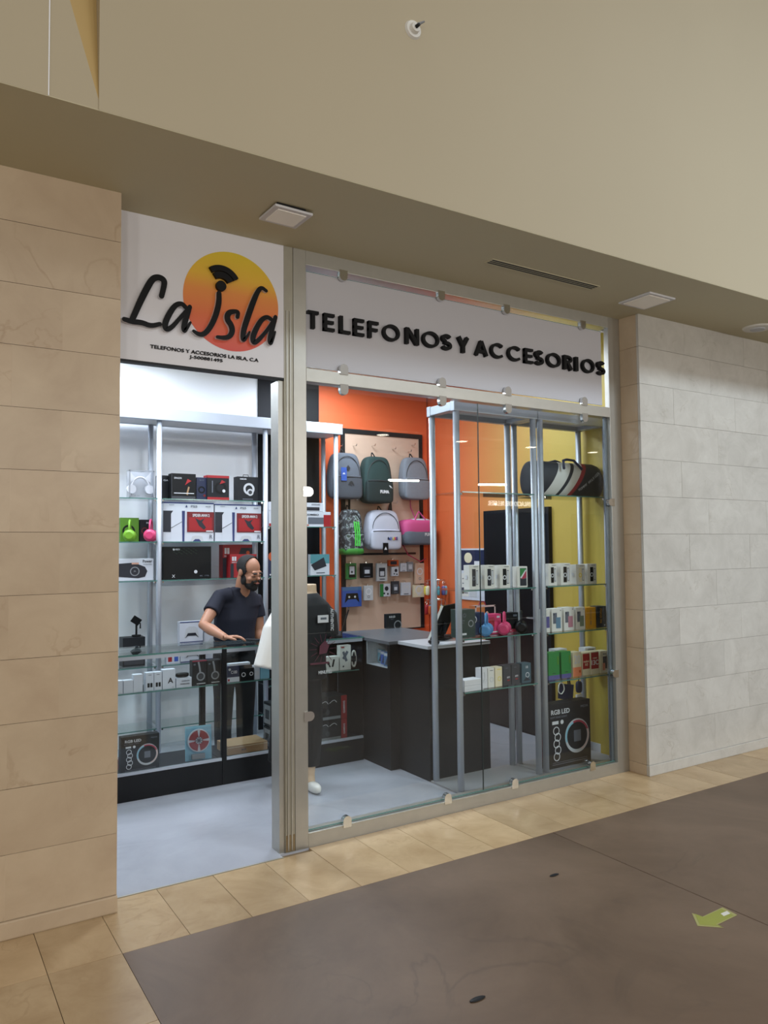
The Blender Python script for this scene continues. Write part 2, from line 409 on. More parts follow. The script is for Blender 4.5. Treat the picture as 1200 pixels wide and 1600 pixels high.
for cx in (2.104, 2.798, 3.33, 4.036):
    clip(cx, 0.098, 0, 1); clip(cx, 2.497, 0, -1); clip(cx, 2.622, 0, 1); clip(cx, 3.155, 0, -1)
for cz in (1.913, 0.697):
    clip(1.878, cz, 1, 0); clip(4.280, cz, -1, 0)
tr = tag(part('trim_1', 'alu_worn', None, (1.733, 1.788, 0.0, 0.11, 0.0, HC), bev=0.003), kind='structure')
part('guide_channel', 'alu', tr, (1.703, 1.733, 0.012, 0.11, 0.0, 2.512))
part('guide_rib', 'alu', tr, (1.745, 1.752, -0.005, 0.0, 0.01, 2.9), (1.766, 1.773, -0.005, 0.0, 0.01, 2.9))
MB().box(1.735, 1.787, -0.002, 0.0, 0.005, 0.09).build('rust_patch', mat('rust', '#7d6a4c', 0.8, noise=0.4, scale=40), tr)
# ================================================================ round logo sign over the entrance
SX0, SX1, SZ0, SZ1 = 0.832, 1.732, 2.515, HC
sg = empty('logo_sign', (1.28, 0.0, SZ0), 0, 'white sign over the entrance with black script name across an orange sun', 'sign')
SO = Vector((1.28, 0.0, SZ0))
part('panel', 'sign_white', sg, (SX0-SO.x, SX1-SO.x, 0.0, 0.035, 0.012, SZ1-SZ0))
part('bottom_edge', 'charcoal', sg, (SX0-SO.x, SX1-SO.x, 0.002, 0.045, 0.0, 0.012))
dc = (1.4375-SO.x, 2.897-SZ0); dr = 0.2615
MATS['sun'] = ramp_mat('sun', (0, 0, 1), dc[1]-dr, dc[1]+dr, [(0, '#d04a3c'), (0.3, '#dc6a3e'), (0.58, '#e08c40'), (0.74, '#dfb034'), (1, '#d8bd2c')], 0.4, 'obj')
MB().prism([(dc[0]+dr*math.cos(a*math.tau/72), dc[1]+dr*math.sin(a*math.tau/72)) for a in range(72)], -0.0015, 0.0, XZ).build('sun_disc', 'sun', sg)
def cp(zx, zy):   # point of the sign read off the enlarged photo
    p = PY(180+zx/4, 320+zy/4, 0.0); return (p.x-SO.x, p.z-SZ0)
def script_letter(strokes):
    back = MB(); face = MB()
    for si, (pts, wd) in enumerate(strokes):
        P = [cp(*p) for p in pts]; s = 0.00088; e = -0.0004*si
        W = [k*s for k in wd] if isinstance(wd, (list, tuple)) else wd*s
        back.ribbon(P, W, -0.020, -0.0016, XZ); face.ribbon(P, W, -0.0225+e, -0.020, XZ)
    o = back.build('script_letter', 'white', sg); face.build('letter_face', 'letter_black', o)
script_letter([([(282, 578), (298, 515), (300, 478), (262, 458), (225, 470), (190, 530), (150, 610), (98, 728)], [30, 32, 34, 34, 36, 38, 36, 32]),
               ([(50, 722), (100, 738), (160, 742), (215, 765), (272, 752)], [26, 30, 30, 28, 24])])
script_letter([([(432, 648), (408, 622), (368, 632), (328, 690), (300, 755), (312, 790), (350, 770), (400, 710), (438, 668)], [26, 26, 30, 34, 34, 30, 26, 22, 22]),
               ([(458, 645), (440, 700), (420, 765), (422, 800), (440, 780), (462, 742)], [26, 32, 32, 26, 18, 14])])
script_letter([([(640, 560), (640, 620), (620, 700), (585, 775), (545, 818), (510, 815), (482, 795)], [30, 34, 34, 32, 30, 26, 18])])
script_letter([([(755, 708), (762, 675), (735, 672), (698, 680), (688, 720), (718, 760), (724, 800), (705, 832), (670, 838), (630, 832)], [24, 22, 26, 34, 36, 36, 34, 30, 26, 20])])
script_letter([([(935, 545), (905, 522), (882, 545), (850, 620), (815, 720), (790, 800), (788, 860), (815, 830), (830, 800)], [20, 24, 30, 36, 36, 34, 28, 16, 12])])
script_letter([([(965, 722), (940, 705), (905, 722), (868, 785), (848, 840), (856, 872), (890, 850), (940, 790), (975, 735)], [24, 26, 30, 34, 34, 30, 26, 22, 20]),
               ([(992, 708), (972, 780), (955, 850), (960, 878), (978, 840), (990, 800)], [26, 30, 32, 26, 16, 12])])
ic = cp(655, 513); IR = 0.00090
MB().prism([(ic[0]+30*IR*math.cos(a*math.tau/28), ic[1]+30*IR*math.sin(a*math.tau/28)) for a in range(28)], -0.022, -0.0016, XZ).build('signal_dot', 'letter_black', sg)
for r0, r1 in ((46, 82), (87, 120)):
    an = [math.radians(30+(126-30)*k/18) for k in range(19)]
    MB().prism([(ic[0]+r1*IR*math.cos(a), ic[1]+r1*IR*math.sin(a)) for a in an]+[(ic[0]+r0*IR*math.cos(a), ic[1]+r0*IR*math.sin(a)) for a in an[::-1]], -0.022, -0.0016, XZ).build('signal_arc', 'letter_black', sg)
a0 = cp(218, 890); a1 = cp(893, 972)
lettering('TELEFONOS Y ACCESORIOS LA ISLA, C.A', 'letter_black', sg, ((a0[0]+a1[0])/2, -0.003, (a0[1]+a1[1])/2), 0.021, a1[0]-a0[0], bold=0.012, thick=0.006)
a0 = cp(463, 955); a1 = cp(670, 976)
lettering('J-500881495', 'letter_black', sg, ((a0[0]+a1[0])/2, -0.003, (a0[1]+a1[1])/2), 0.021, a1[0]-a0[0], bold=0.012, thick=0.006)
# ================================================================ long sign with block capitals
ls = empty('lettered_sign', (3.05, 0.0, 2.60), 0, 'long white sign board in the window frame with black raised block capitals', 'sign')
part('panel', mat('sign_grey', '#bebdc3', 0.4), ls, (1.872-3.05, 4.243-3.05, 0.024, 0.036, 0.012, 0.548))
part('pane_edge', 'glass_edge', ls, (1.872-3.05, 4.243-3.05, 0.024, 0.036, 0.548, 0.551))
def arc(cx, cz, rx, rz, a0, a1, n=16): return [(cx+rx*math.cos(math.radians(a0+(a1-a0)*k/n)), cz+rz*math.sin(math.radians(a0+(a1-a0)*k/n))) for k in range(n+1)]
S = 0.17
def glyph(ch):
    """strokes of a bold geometric capital in a unit box: list of (points, width, smooth)"""
    h = S/2
    bar = lambda x0, z0, x1, z1, w=S: ([(x0, z0), (x1, z1)], w)
    if ch == 'T': return [bar(0, 1-h, 1, 1-h), bar(.5, 0, .5, 1, .30)]
    if ch == 'E': return [bar(.15, 0, .15, 1, .30), bar(0, 1-h, 1, 1-h), bar(0, .5, .92, .5), bar(0, h, 1, h)]
    if ch == 'L': return [bar(.15, 0, .15, 1, .30), bar(0, h, 1, h)]
    if ch == 'F': return [bar(.15, 0, .15, 1, .30), bar(0, 1-h, 1, 1-h), bar(0, .5, .9, .5)]
    if ch == 'O': return [(arc(.5, .5, .5-h*.9, .5-h, 0, 360, 36), S)]
    if ch == 'C': return [(arc(.56, .5, .54-h*.9, .5-h, 45, 315, 30), S)]
    if ch == 'N': return [bar(.11, 0, .11, 1, .22), bar(.89, 0, .89, 1, .22), bar(.14, .93, .86, .07, .25)]
    if ch == 'S': return [(arc(.5, .74, .36, .165, 20, 250, 16)+arc(.5, .275, .38, .18, 110, -160, 18), .195)]
    if ch == 'Y': return [bar(.5, 0, .5, .5, .26), bar(.5, .42, .12, 1, .25), bar(.5, .42, .88, 1, .25)]
    if ch == 'A': return [bar(.11, 0, .5, .95, .21), bar(.89, 0, .5, .95, .21), bar(.25, .27, .75, .27, .18)]
    if ch == 'R': return [bar(.15, 0, .15, 1, .30), ([(.1, 1-h), (.5, 1-h)]+arc(.52, .72, .34, .18, 90, -90, 12)+[(.1, .54)], S*.95), bar(.45, .5, .87, 0, .28)]
    if ch == 'I': return [bar(.5, 0, .5, 1, 1.0)]
LT = [('T', 92, 130), ('E', 148, 185), ('L', 203, 240), ('E', 252, 288), ('F', 303, 338), ('O', 353, 412), ('N', 432, 478), ('O', 490, 549), ('S', 556, 592),
      ('Y', 612, 652), ('A', 672, 718), ('C', 726, 772), ('C', 785, 832), ('E', 844, 873), ('S', 880, 910), ('O', 921, 970), ('R', 980, 1010), ('I', 1019, 1029), ('O', 1043, 1086), ('S', 1095, 1122)]
ZB, ZH = 2.826-2.60, 0.099
for ch, p0, p1 in LT:
    u0, u1 = 440+p0/2.222, 440+p1/2.222
    x0, x1 = PY(u0, 540, 0).x-3.05, PY(u1, 540, 0).x-3.05
    q = MB(); wq = (x1-x0)
    for gi, (pts, wd) in enumerate(glyph(ch)):
        # stroke width is given in letter heights for bars across, widths follow the letter's own scale
        P = [(x0+p[0]*wq, ZB+p[1]*ZH) for p in pts]
        vertical = len(pts) == 2 and abs(pts[0][0]-pts[1][0]) < 1e-6
        q.ribbon(P, wd*(wq if vertical else ZH if len(pts) > 2 or abs(pts[0][1]-pts[1][1]) < 1e-6 else min(wq, ZH)), -0.002-0.0002*gi, 0.024, XZ, smooth=0, round_ends=False)
    q.build('block_letter', 'letter_black', ls)
# ================================================================ fittings on the soffit and the upper wall
def soffit_panel(cx, cy, label, s=0.20):
    o = empty('ceiling_light', (cx, cy, HC-0.0025), 0, label, 'ceiling light', 'square lights in the soffit')
    part('trim_frame', 'white', o, (-s/2, s/2, -s/2, s/2, -0.012, 0.0), bev=0.003)
    part('diffuser', 'led_off', o, (-s/2+0.025, s/2-0.025, -s/2+0.025, s/2-0.025, -0.016, -0.011))
    return o
a = soffit_panel(1.575, -0.37, 'square flat light panel hanging slightly loose in the soffit above the logo sign')
a.rotation_euler = (0.03, 0.02, 0.0); a.location.z = HC-0.011
part('dark_gap', 'black', a, (-0.09, 0.06, -0.098, -0.09, 0.0, 0.010))
soffit_panel(4.225, -0.40, 'square flat light panel in the soffit beside the right marble wall', 0.26)
v = empty('air_vent', (3.29, -0.40, HC-0.0025), 0.01, 'long slotted air vent in the soffit above the lettered sign', 'vent')
part('frame', 'paint_soffit', v, (-0.45, 0.45, -0.036, -0.03, -0.003, 0), (-0.45, 0.45, 0.03, 0.036, -0.003, 0), (-0.45, -0.44, -0.03, 0.03, -0.003, 0), (0.44, 0.45, -0.03, 0.03, -0.003, 0))
part('backing', 'black', v, (-0.44, 0.44, -0.03, 0.03, -0.002, 0.0))
for yy in (-0.0115, 0.0085): part('slat', 'paint_soffit', v, (-0.44, 0.44, yy, yy+0.003, -0.003, -0.002))
q = MB(); q.tube([(5.50, -0.40, HC), (5.50, -0.40, HC-0.014)], [0.11, 0.10], 36)
o = q.build('round_diffuser', 'offwhite', None); tag(o, 'round white air diffuser in the soffit above the right marble wall', 'vent')
MB().tube([(5.50, -0.40, HC-0.014), (5.50, -0.40, HC-0.022)], [0.055, 0.05], 28).build('core', 'lightgrey', o)
sp = PY(645, 47, YU)
s = empty('sprinkler_head', (sp.x, YU, sp.z), 0, 'small round sprinkler fitting on the upper plaster wall', 'sprinkler')
MB().tube([(0, 0, 0), (0, -0.012, 0)], [0.046, 0.040], 28).build('cover_ring', 'offwhite', s)
MB().tube([(0, -0.012, 0), (0, -0.03, 0)], [0.027, 0.022], 24).build('cup', 'offwhite', s)
MB().tube([(0, -0.03, 0), (0.004, -0.05, 0.0)], [0.009, 0.007], 14).build('nozzle', 'charcoal', s)
MB().tube([(0.01, -0.028, 0.015), (0.035, -0.05, 0.026)], [0.008, 0.004], 10).build('deflector', 'grey', s)
# green arrow stuck on the concrete
ar = [PZ(a, b, 0) for a, b in ((1081, 1427), (1097, 1433), (1129, 1418), (1152, 1430), (1119, 1446), (1131, 1450), (1090, 1447))]
oa = MB().prism([(p.x, p.y) for p in ar], 0.0002, 0.0012, lambda a, b, h: Vector((a, b, h))).build('floor_arrow', mat('arrow_edge', '#9d9a62', 0.5), None)
tag(oa, 'green arrow sticker on the brown concrete floor', 'floor sticker')
ctr = sum(((p.x+0j)+1j*p.y for p in ar), 0)/len(ar)
MB().prism([(ctr.real+(p.x-ctr.real)*.86, ctr.imag+(p.y-ctr.imag)*.86) for p in ar], 0.0012, 0.0016, lambda a, b, h: Vector((a, b, h))).build('arrow_face', mat('arrow_green', '#8f9440', 0.5, noise=.06), oa)
lb = [PZ(a, b, 0) for a, b in ((1126, 1428), (1136, 1424), (1141, 1428), (1131, 1432))]
MB().prism([(p.x, p.y) for p in lb], 0.0016, 0.0020, lambda a, b, h: Vector((a, b, h))).build('white_patch', 'offwhite', oa)
for (a, b, ln, nm) in ((866, 1368, 0.03, 'dark'), (746, 1562, 0.035, 'dark')):
    p = PZ(a, b, 0)
    o = MB().sup((p.x, p.y, 0.003), (ln, ln*.35, 0.003), 1, 1, 12, 6).build('floor_litter', 'charcoal', None, True)
    tag(o, 'small dark scrap of litter lying on the concrete floor', 'litter', 'scraps on the concrete')
# ================================================================ shop across the walkway (seen as a reflection in the panes)
op = tag(part('wall_opposite', 'paint_wall', None, (-4, 17, -8.4, -8.1, 2.32, 4.4)), kind='structure')
for k in range(8): part('pier', 'wall_marble', op, (-4+2.68*k-.2, -4+2.68*k+.2, -8.4, -8.1, 0, 2.32))
part('shop_back', 'black_wall', op, (-4, 17, -9.4, -9.3, 0, 2.4))
part('shop_top', 'black_wall', op, (-4, 17, -9.3, -8.4, 2.36, 2.4))
part('shop_floor', 'black_wall', op, (-4, 17, -9.3, -8.1, -.05, -.013))
part('soffit_slab', 'paint_soffit', op, (-4, 17, -8.1, -7.0, 3.6, 3.8))
so = empty('opposite_sign', (10.53, -8.1, 2.40), 0, 'white lit shop name over the dark shop across the walkway', 'sign')
RZ180 = Matrix.Rotation(math.pi, 3, 'Z')
lettering('PALACIO DEL BLUMER', mat('sign_lit', '#fffaf0', 0.4, emit=5), so, (0, 0.012, 0.09), 0.10, 1.15, thick=0.02, rot=RZ180)
for i in range(7):
    o = empty('round_downlight', (3.6+i*1.75, -7.5, 3.6), 0, 'round recessed downlight in the soffit across the walkway', 'ceiling light', 'downlights across the walkway')
    MB().tube([(0, 0, 0), (0, 0, -0.012)], 0.13, 24).build('trim_ring', 'white', o)
    MB().tube([(0, 0, -0.012), (0, 0, -0.016)], 0.105, 24).build('diffuser', 'led_on', o)
# ================================================================ shelving along the back wall
YS, YSB = 2.30, 2.545
sh = empty('shelving_rack', (1.7, 2.42, 0), 0, 'tall open shelving with round silver posts and glass shelves along the back wall', 'shelving')
def rel(o, x0, x1, y0, y1, z0, z1): l = o.location; return (x0-l.x, x1-l.x, y0-l.y, y1-l.y, z0-l.z, z1-l.z)
POSTS = (-0.35, 0.78, 1.708, 2.614, 3.301)
for px_ in POSTS:
    for yy in (YS, YSB):
        MB().tube([(px_-1.7, yy-2.42, 0.0), (px_-1.7, yy-2.42, 2.63)], 0.021, 16).build('post', 'alu_light', sh, True)
MB().box(*rel(sh, -0.45, 3.353, 2.262, 2.30, 2.630, 2.724), bev=0.004).build('top_beam', 'alu_light', sh)
MB().box(*rel(sh, -0.45, 3.353, 2.545, 2.585, 2.630, 2.724), bev=0.004).build('top_beam', 'alu_light', sh)
MB().box(*rel(sh, -0.45, 3.353, 2.30, 2.545, 2.632, 2.642)).build('top_board', 'white', sh)
MB().box(*rel(sh, 3.325, 3.353, 2.30, 2.545, 2.642, 2.724)).build('end_beam', 'alu_light', sh)
ZS = {0: (2.01, 1.669, 1.366, 0.700, 0.22), 1: (2.01, 1.669, 1.366, 0.700, 0.22), 2: (2.01, 1.669, 1.366, 0.700, 0.22), 3: (1.796, 1.366, 0.899, 0.45)}
SPAN = {0: (-0.33, 0.76), 1: (0.80, 1.69), 2: (1.728, 2.594), 3: (2.634, 3.281)}
for k in range(4):
    for z in ZS[k]:
        s = part('glass_shelf', 'glass_shelf', sh, rel(sh, SPAN[k][0], SPAN[k][1], 2.275, 2.575, z-0.008, z))
        part('front_edge', 'glass_edge', s, rel(sh, SPAN[k][0], SPAN[k][1], 2.273, 2.275, z-0.008, z))
        for ex in (SPAN[k][0]+0.012, SPAN[k][1]-0.012):
            MB().tube([(ex-1.7, YS-2.42, z-0.022), (ex-1.7, YS-2.42, z-0.009)], 0.009, 10).build('bracket', 'chrome', s)
# ================================================================ glass counters
def counter(x0, x1, label, black_back=None):
    cx = (x0+x1)/2; o = empty('display_counter', (cx, 1.525, 0), 0, label, 'display counter', 'glass counters inside the shop')
    R = lambda *a: rel(o, *a)
    part('plinth', 'black_lam', o, R(x0, x1, 1.31, 1.74, 0.0, 0.165), bev=0.002)
    part('bottom_rail', 'alu_light', o, R(x0+0.03, x1-0.004, 1.306, 1.325, 0.165, 0.183))
    part('top_rail', 'alu_light', o, R(x0+0.03, x1-0.004, 1.308, 1.325, 0.894, 0.918))
    part('top_rail', 'alu_light', o, R(x0+0.03, x1-0.004, 1.722, 1.738, 0.894, 0.918))
    part('end_post', 'black_lam', o, R(x0, x0+0.03, 1.309, 1.335, 0.165, 0.918))
    part('end_post', 'black_lam', o, R(x1-0.004, x1, 1.309, 1.335, 0.165, 0.918))
    part('end_post', 'black_lam', o, R(x0, x0+0.02, 1.715, 1.74, 0.165, 0.918))
    part('end_post', 'black_lam', o, R(x1-0.02, x1, 1.715, 1.74, 0.165, 0.918))
    part('front_glass', 'glass_clear', o, R(x0+0.03, x1-0.004, 1.312, 1.318, 0.183, 0.894))
    t = part('top_glass', 'glass_shelf', o, R(x0-0.004, x1+0.004, 1.304, 1.745, 0.919, 0.929))
    part('front_edge', 'glass_edge', t, R(x0-0.004, x1+0.004, 1.302, 1.304, 0.919, 0.929))
    s = part('glass_shelf', 'glass_shelf', o, R(x0+0.022, x1-0.022, 1.335, 1.62, 0.672, 0.680))
    part('front_edge', 'glass_edge', s, R(x0+0.022, x1-0.022, 1.333, 1.335, 0.672, 0.680))
    if black_back: part('back_panel', 'black_lam', o, R(black_back, x1-0.02, 1.725, 1.735, 0.165, 0.90))
    return o
counter(0.30, 1.866, 'glass display counter on a black plinth holding small white gadget boxes')
counter(1.868, 2.985, 'glass display counter on a black plinth where the shopkeeper stands', 2.55)
# ================================================================ cash desk
dk = empty('cash_desk', (3.3, 1.0, 0), 0, 'black L-shaped cash desk with grey top beside the glass counter', 'desk')
D = lambda *a: rel(dk, *a)
part('body', 'black_lam', dk, D(3.08, 3.615, 0.575, 0.95, 0, 0.90), bev=0.002)
part('body', 'black_lam', dk, D(3.0, 3.615, 0.95, 1.74, 0, 0.725), D(3.0, 3.615, 0.95, 0.985, 0.725, 0.90), D(3.0, 3.615, 1.285, 1.74, 0.725, 0.90), D(3.2, 3.615, 0.985, 1.285, 0.725, 0.90))
part('niche_lining', 'lightgrey', dk, D(3.19, 3.2, 0.985, 1.285, 0.725, 0.90), D(3.003, 3.19, 0.985, 1.285, 0.725, 0.728), D(3.003, 3.19, 1.275, 1.285, 0.728, 0.90))
part('niche_glass', 'glass_clear', dk, D(2.999, 3.003, 0.985, 1.285, 0.725, 0.90))
part('desk_top', mat('desk_grey', '#5b5d62', 0.3, noise=0.05), dk, D(2.992, 3.62, 0.95, 1.745, 0.90, 0.922))
part('desk_top', mat('desk_light', '#b6b8bd', 0.3, noise=0.05), dk, D(3.07, 3.625, 0.572, 0.95, 0.90, 0.922))
# ================================================================ display towers behind the pane
YF, YB = 0.27, 0.545
def tower(x0, x1, shelves, label):
    o = empty('display_tower', ((x0+x1)/2, 0.41, 0), 0, label, 'display stand', 'glass towers behind the window')
    R = lambda *a: rel(o, *a)
    part('base_plate', 'grey', o, R(x0-0.03, x1+0.03, 0.235, 0.567, 0, 0.012))
    for px_ in (x0, x1):
        for yy in (YF, YB):
            MB().tube([(px_-o.location.x, yy-0.41, 0.012), (px_-o.location.x, yy-0.41, 2.51)], 0.022, 16).build('post', 'alu_light', o, True)
    for yy in (YF, YB): part('top_beam', 'alu_light', o, R(x0-0.03, x1+0.03, yy-0.02, yy+0.02, 2.51, 2.58), bev=0.004)
    for px_ in (x0, x1): part('top_beam', 'alu_light', o, R(px_-0.028, px_+0.028, YF+0.021, YB-0.02, 2.515, 2.575), bev=0.004)
    part('top_board', 'white', o, R(x0+0.028, x1-0.028, YF+0.02, YB-0.02, 2.545, 2.555))
    for z in shelves:
        s = part('glass_shelf', 'glass_shelf', o, R(x0+0.0225, x1-0.0225, 0.245, 0.565, z-0.008, z))
        part('front_edge', 'glass_edge', s, R(x0+0.0225, x1-0.0225, 0.243, 0.245, z-0.008, z))
        for ex in (x0+0.034, x1-0.034):
            MB().tube([(ex-o.location.x, YF-0.41, z-0.022), (ex-o.location.x, YF-0.41, z-0.009)], 0.009, 10).build('bracket', 'chrome', s)
    return o
T1 = tower(3.108, 3.797, [PY(760, v, .245).z for v in (769, 921, 996, 1078)], 'silver glass-shelved display tower in front of the cash desk')
T2 = tower(3.863, 4.540, [PY(880, v, .245).z for v in (774, 915, 988, 1063)], 'silver glass-shelved display tower with the sports duffel on its top shelf')
Z1 = [PY(760, v, .245).z for v in (769, 921, 996, 1078)]; Z2 = [PY(880, v, .245).z for v in (774, 915, 988, 1063)]
# ================================================================ pegboard
pg = empty('pegboard', (4.025, 2.668, 0.79), 0, 'beige display board in a black frame on the orange wall, hung with bags', 'display board')
part('board', mat('peg_beige', '#d0b29d', 0.6, noise=0.04), pg, rel(pg, 3.59, 4.46, 2.655, 2.667, 0.80, 2.715))
for a in ((3.55, 3.59, 2.645, 2.667, 0.79, 2.76), (4.46, 4.50, 2.645, 2.667, 0.79, 2.76), (3.59, 4.46, 2.645, 2.667, 2.715, 2.76), (3.59, 4.46, 2.645, 2.667, 0.79, 0.80)):
    part('frame', 'charcoal', pg, rel(pg, *a))
part('hook_rail', 'chrome_dark', pg, rel(pg, 3.59, 4.40, 2.640, 2.655, 1.535, 1.555))
YP = 2.655
def hook(u, v, ln=0.06, parent=pg):
    p = PY(u, v, YP); l = parent.location
    return MB().tube([(p.x-l.x, YP-l.y, p.z-l.z), (p.x-l.x, YP-ln-l.y, p.z-l.z-0.004), (p.x-l.x, YP-ln-0.01-l.y, p.z-l.z+0.014)], 0.0035, 6).build('hook', 'chrome', parent)
for u, v in ((552, 697), (581, 697), (613, 702), (637, 706), (643, 696), (615, 786), (554, 781), (530, 697)): hook(u, v)
part('cable', 'black', pg, rel(pg, *(lambda p: (p.x-0.008, p.x+0.008, 2.640, 2.655, p.z-0.25, p.z))(PY(545, 778, YP))))
# ================================================================ cartons with flat print
def carton(u0, u1, vt, z0, yf, depth, m, prints=(), label='', cat='box', name='carton', group=None, rz=0.0, x01=None, h=None, bev=0.0015):
    """upright box; front between photo columns u0..u1 at depth yf, standing on z0, top at row vt"""
    vm = vt+8; z0 = z0+0.0008
    xa, xb = x01 if x01 else (PY(u0, vm, yf).x, PY(u1, vm, yf).x)
    hh = h if h else PY((u0+u1)/2, vt, yf).z-z0
    w = xb-xa
    o = MB().box(-w/2, w/2, -depth/2, depth/2, 0, hh, bev=min(bev, w/8)).build(name, m, None, loc=((xa+xb)/2, yf+depth/2, z0), rz=rz)
    tag(o, label, cat, group)
    face_prints(o, w, depth, hh, prints); return o
def face_prints(o, w, depth, hh, prints):
    lay = 0
    for pr in prints:
        lay += 1; f, kind = pr[0], pr[1]
        off = 0.0004+0.0004*lay
        if f == 'F': fn = lambda s, t, e: Vector((-w/2+s*w, -depth/2-off-e, t*hh)); W_, rot = w, None
        else: fn = lambda s, t, e: Vector((-w/2-off-e, depth/2-s*depth, t*hh)); W_, rot = depth, Matrix.Rotation(-math.pi/2, 3, 'Z')
        if kind == 'rect':
            _, _, s0, s1, t0, t1, m = pr; pts = [(s0, t0), (s1, t0), (s1, t1), (s0, t1)]
            MB().prism(pts, -0.0004, 0.0, fn).build('printed_panel', m, o)
        elif kind == 'poly':
            _, _, pts, m = pr; MB().prism(pts, -0.0004, 0.0, fn).build('printed_shape', m, o)
        elif kind in ('disc', 'ring'):
            _, _, cs, ct, r, m = pr[:6]; r2 = pr[6] if kind == 'ring' else 0; k = W_/hh
            if kind == 'disc':
                MB().prism([(cs+r*math.cos(a*math.tau/20), ct+r*k*math.sin(a*math.tau/20)) for a in range(20)], -0.0004, 0, fn).build('printed_disc', m, o)
            else:
                q = MB(); n = 28
                for a in range(n):
                    A, B = a*math.tau/n, (a+1)*math.tau/n
                    q.prism([(cs+r*math.cos(A), ct+r*k*math.sin(A)), (cs+r*math.cos(B), ct+r*k*math.sin(B)), (cs+r2*math.cos(B), ct+r2*k*math.sin(B)), (cs+r2*math.cos(A), ct+r2*k*math.sin(A))], -0.0004, 0, fn)
                q.build('printed_ring', m, o)
        elif kind == 'line':
            _, _, pts, wd, m = pr
            MB().ribbon([(p[0]*W_, p[1]*hh) for p in pts], wd, -0.0004, 0, lambda a, b, e: fn(a/W_, b/hh, e), smooth=2, round_ends=False).build('printed_line', m, o)
        elif kind == 'text':
            _, _, s, cs, ct, h_, wd, m = pr[:8]; turn = pr[8] if len(pr) > 8 else 0
            R = Matrix.Rotation(math.radians(turn), 3, 'Y')
            if rot is not None: R = rot @ R
            lettering(s, m, o, fn(cs, ct, 0.0003), h_*hh, wd*W_ if wd else None, thick=0.0006, rot=R)
mat('ps_white', '#c6cad4', 0.4); mat('ps_blue', '#2a3566', 0.45); mat('print_dark', '#20222c', 0.5); mat('print_mid', '#5d626d', 0.5); mat('print_light', '#c9cbd0', 0.5)
mat('lime', '#6fa326', 0.5); mat('lime_dark', '#527f1c', 0.5); mat('pink', '#c93d6c', 0.45); mat('pink_red', '#a3304a', 0.45)
mat('green_box', '#2c7a3c', 0.5); mat('violet', '#565288', 0.5); mat('amber', '#d69a2c', 0.5); mat('salmon', '#e58a63', 0.5); mat('cyan_box', '#7fb4c9', 0.5); mat('blue_box', '#3556a8', 0.45)
mat('steel_blue', '#4b6f9e', 0.5); mat('navy', '#1d2746', 0.5); mat('brown_card', '#9a7b5a', 0.75, noise=0.1); mat('cream', '#d8cdb0', 0.5); mat('teal', '#4f8a94', 0.5)
mat('xbox_green', '#25402a', 0.5); mat('ring_pale', '#cdb4b0', 0.4); mat('yellow', '#d8c24a', 0.5); mat('orange', '#b84e1e', 0.5)
mat('skin_print', '#c99a86', 0.5)
glass('clear_pack', (0.93, 0.94, 0.96), 0.06, 0.05)
Yb = 2.30+0.022
ZA, ZB_, ZC, ZD = 2.01, 1.669, 1.366, 0.700
# --- shelving, first bay
o = carton(202, 241, 735, ZA, 2.33, 0.09, 'clear_pack', [], 'clear pack with a white cat-ear headband on the top shelf', 'package', 'clear_package')
w_ = o.dimensions
hw, hh = o.data.vertices[0].co.x, max(v.co.z for v in o.data.vertices)
W2 = max(v.co.x for v in o.data.vertices)
part('backing_card', 'lightgrey', o, (-W2+.002, W2-.002, 0.036, 0.04, 0.002, hh-.004))
part('edge_frame', 'grey', o, (-W2-.001, W2+.001, -0.047, -0.045, hh-.008, hh+.001), (-W2-.001, W2+.001, -0.047, -0.045, 0, .008), (-W2-.001, -W2+.008, -0.047, -0.045, 0, hh), (W2-.008, W2+.001, -0.047, -0.045, 0, hh))
MB().tube([(W2*.72*math.cos(a*math.pi/16), 0, hh*.35+hh*.42*math.sin(a*math.pi/16)) for a in range(17)], 0.008, 8).build('headband', 'white', o, True)
for sx in (-1, 1):
    MB().tube([(sx*W2*.72, -.015, hh*.33), (sx*W2*.72, .015, hh*.33)], 0.035, 18).build('ear_cup', 'white', o)
    MB().prism([(sx*W2*.40, hh*.74), (sx*W2*.78, hh*.58), (sx*W2*.82, hh*.94)], -.006, .006, XZ).build('cat_ear', 'white', o)
lettering('Cat ear', 'grey', o, (-W2*.45, -.0475, hh*.1), hh*.07); lettering('series', 'grey', o, (W2*.5, -.0475, hh*.1), hh*.07)
def headphones(name, x, y, z, r, m, label, rz=0.5, tilt=0.0):
    o = empty(name, (x, y, z+0.0012), rz, label, 'headphones', 'headphones shown on the shelf')
    MB().tube([(r*.82*math.cos(a*math.pi/16), 0, r*1.25+r*.95*math.sin(a*math.pi/16)) for a in range(17)], [0.006+0.003*math.sin(a*math.pi/16) for a in range(17)], 8).build('headband', m, o, True)
    for sx in (-1, 1):
        c = MB().tube([(sx*r*.82-sx*.016, 0, r*.62), (sx*r*.82, 0, r*.62), (sx*r*.82+sx*.016, 0, r*.62)], [r*.5, r*.62, r*.52], 20).build('ear_cup', m, o, True)
        MB().tube([(sx*r*.82+sx*.0155, 0, r*.62), (sx*r*.82+sx*.019, 0, r*.62)], r*.36, 18).build('cap', m, c)
        MB().tube([(sx*r*.82, 0, r*.9), (sx*r*.82, 0, r*1.4)], .007, 8).build('slider', m, o)
    return o
carton(188, 217, 809, ZB_, 2.45, 0.10, 'lime_dark', [('F', 'ring', .45, .45, .34, 'black', .24), ('F', 'disc', .72, .32, .14, 'black')], 'lime green headphone carton behind the green headphones', 'box')
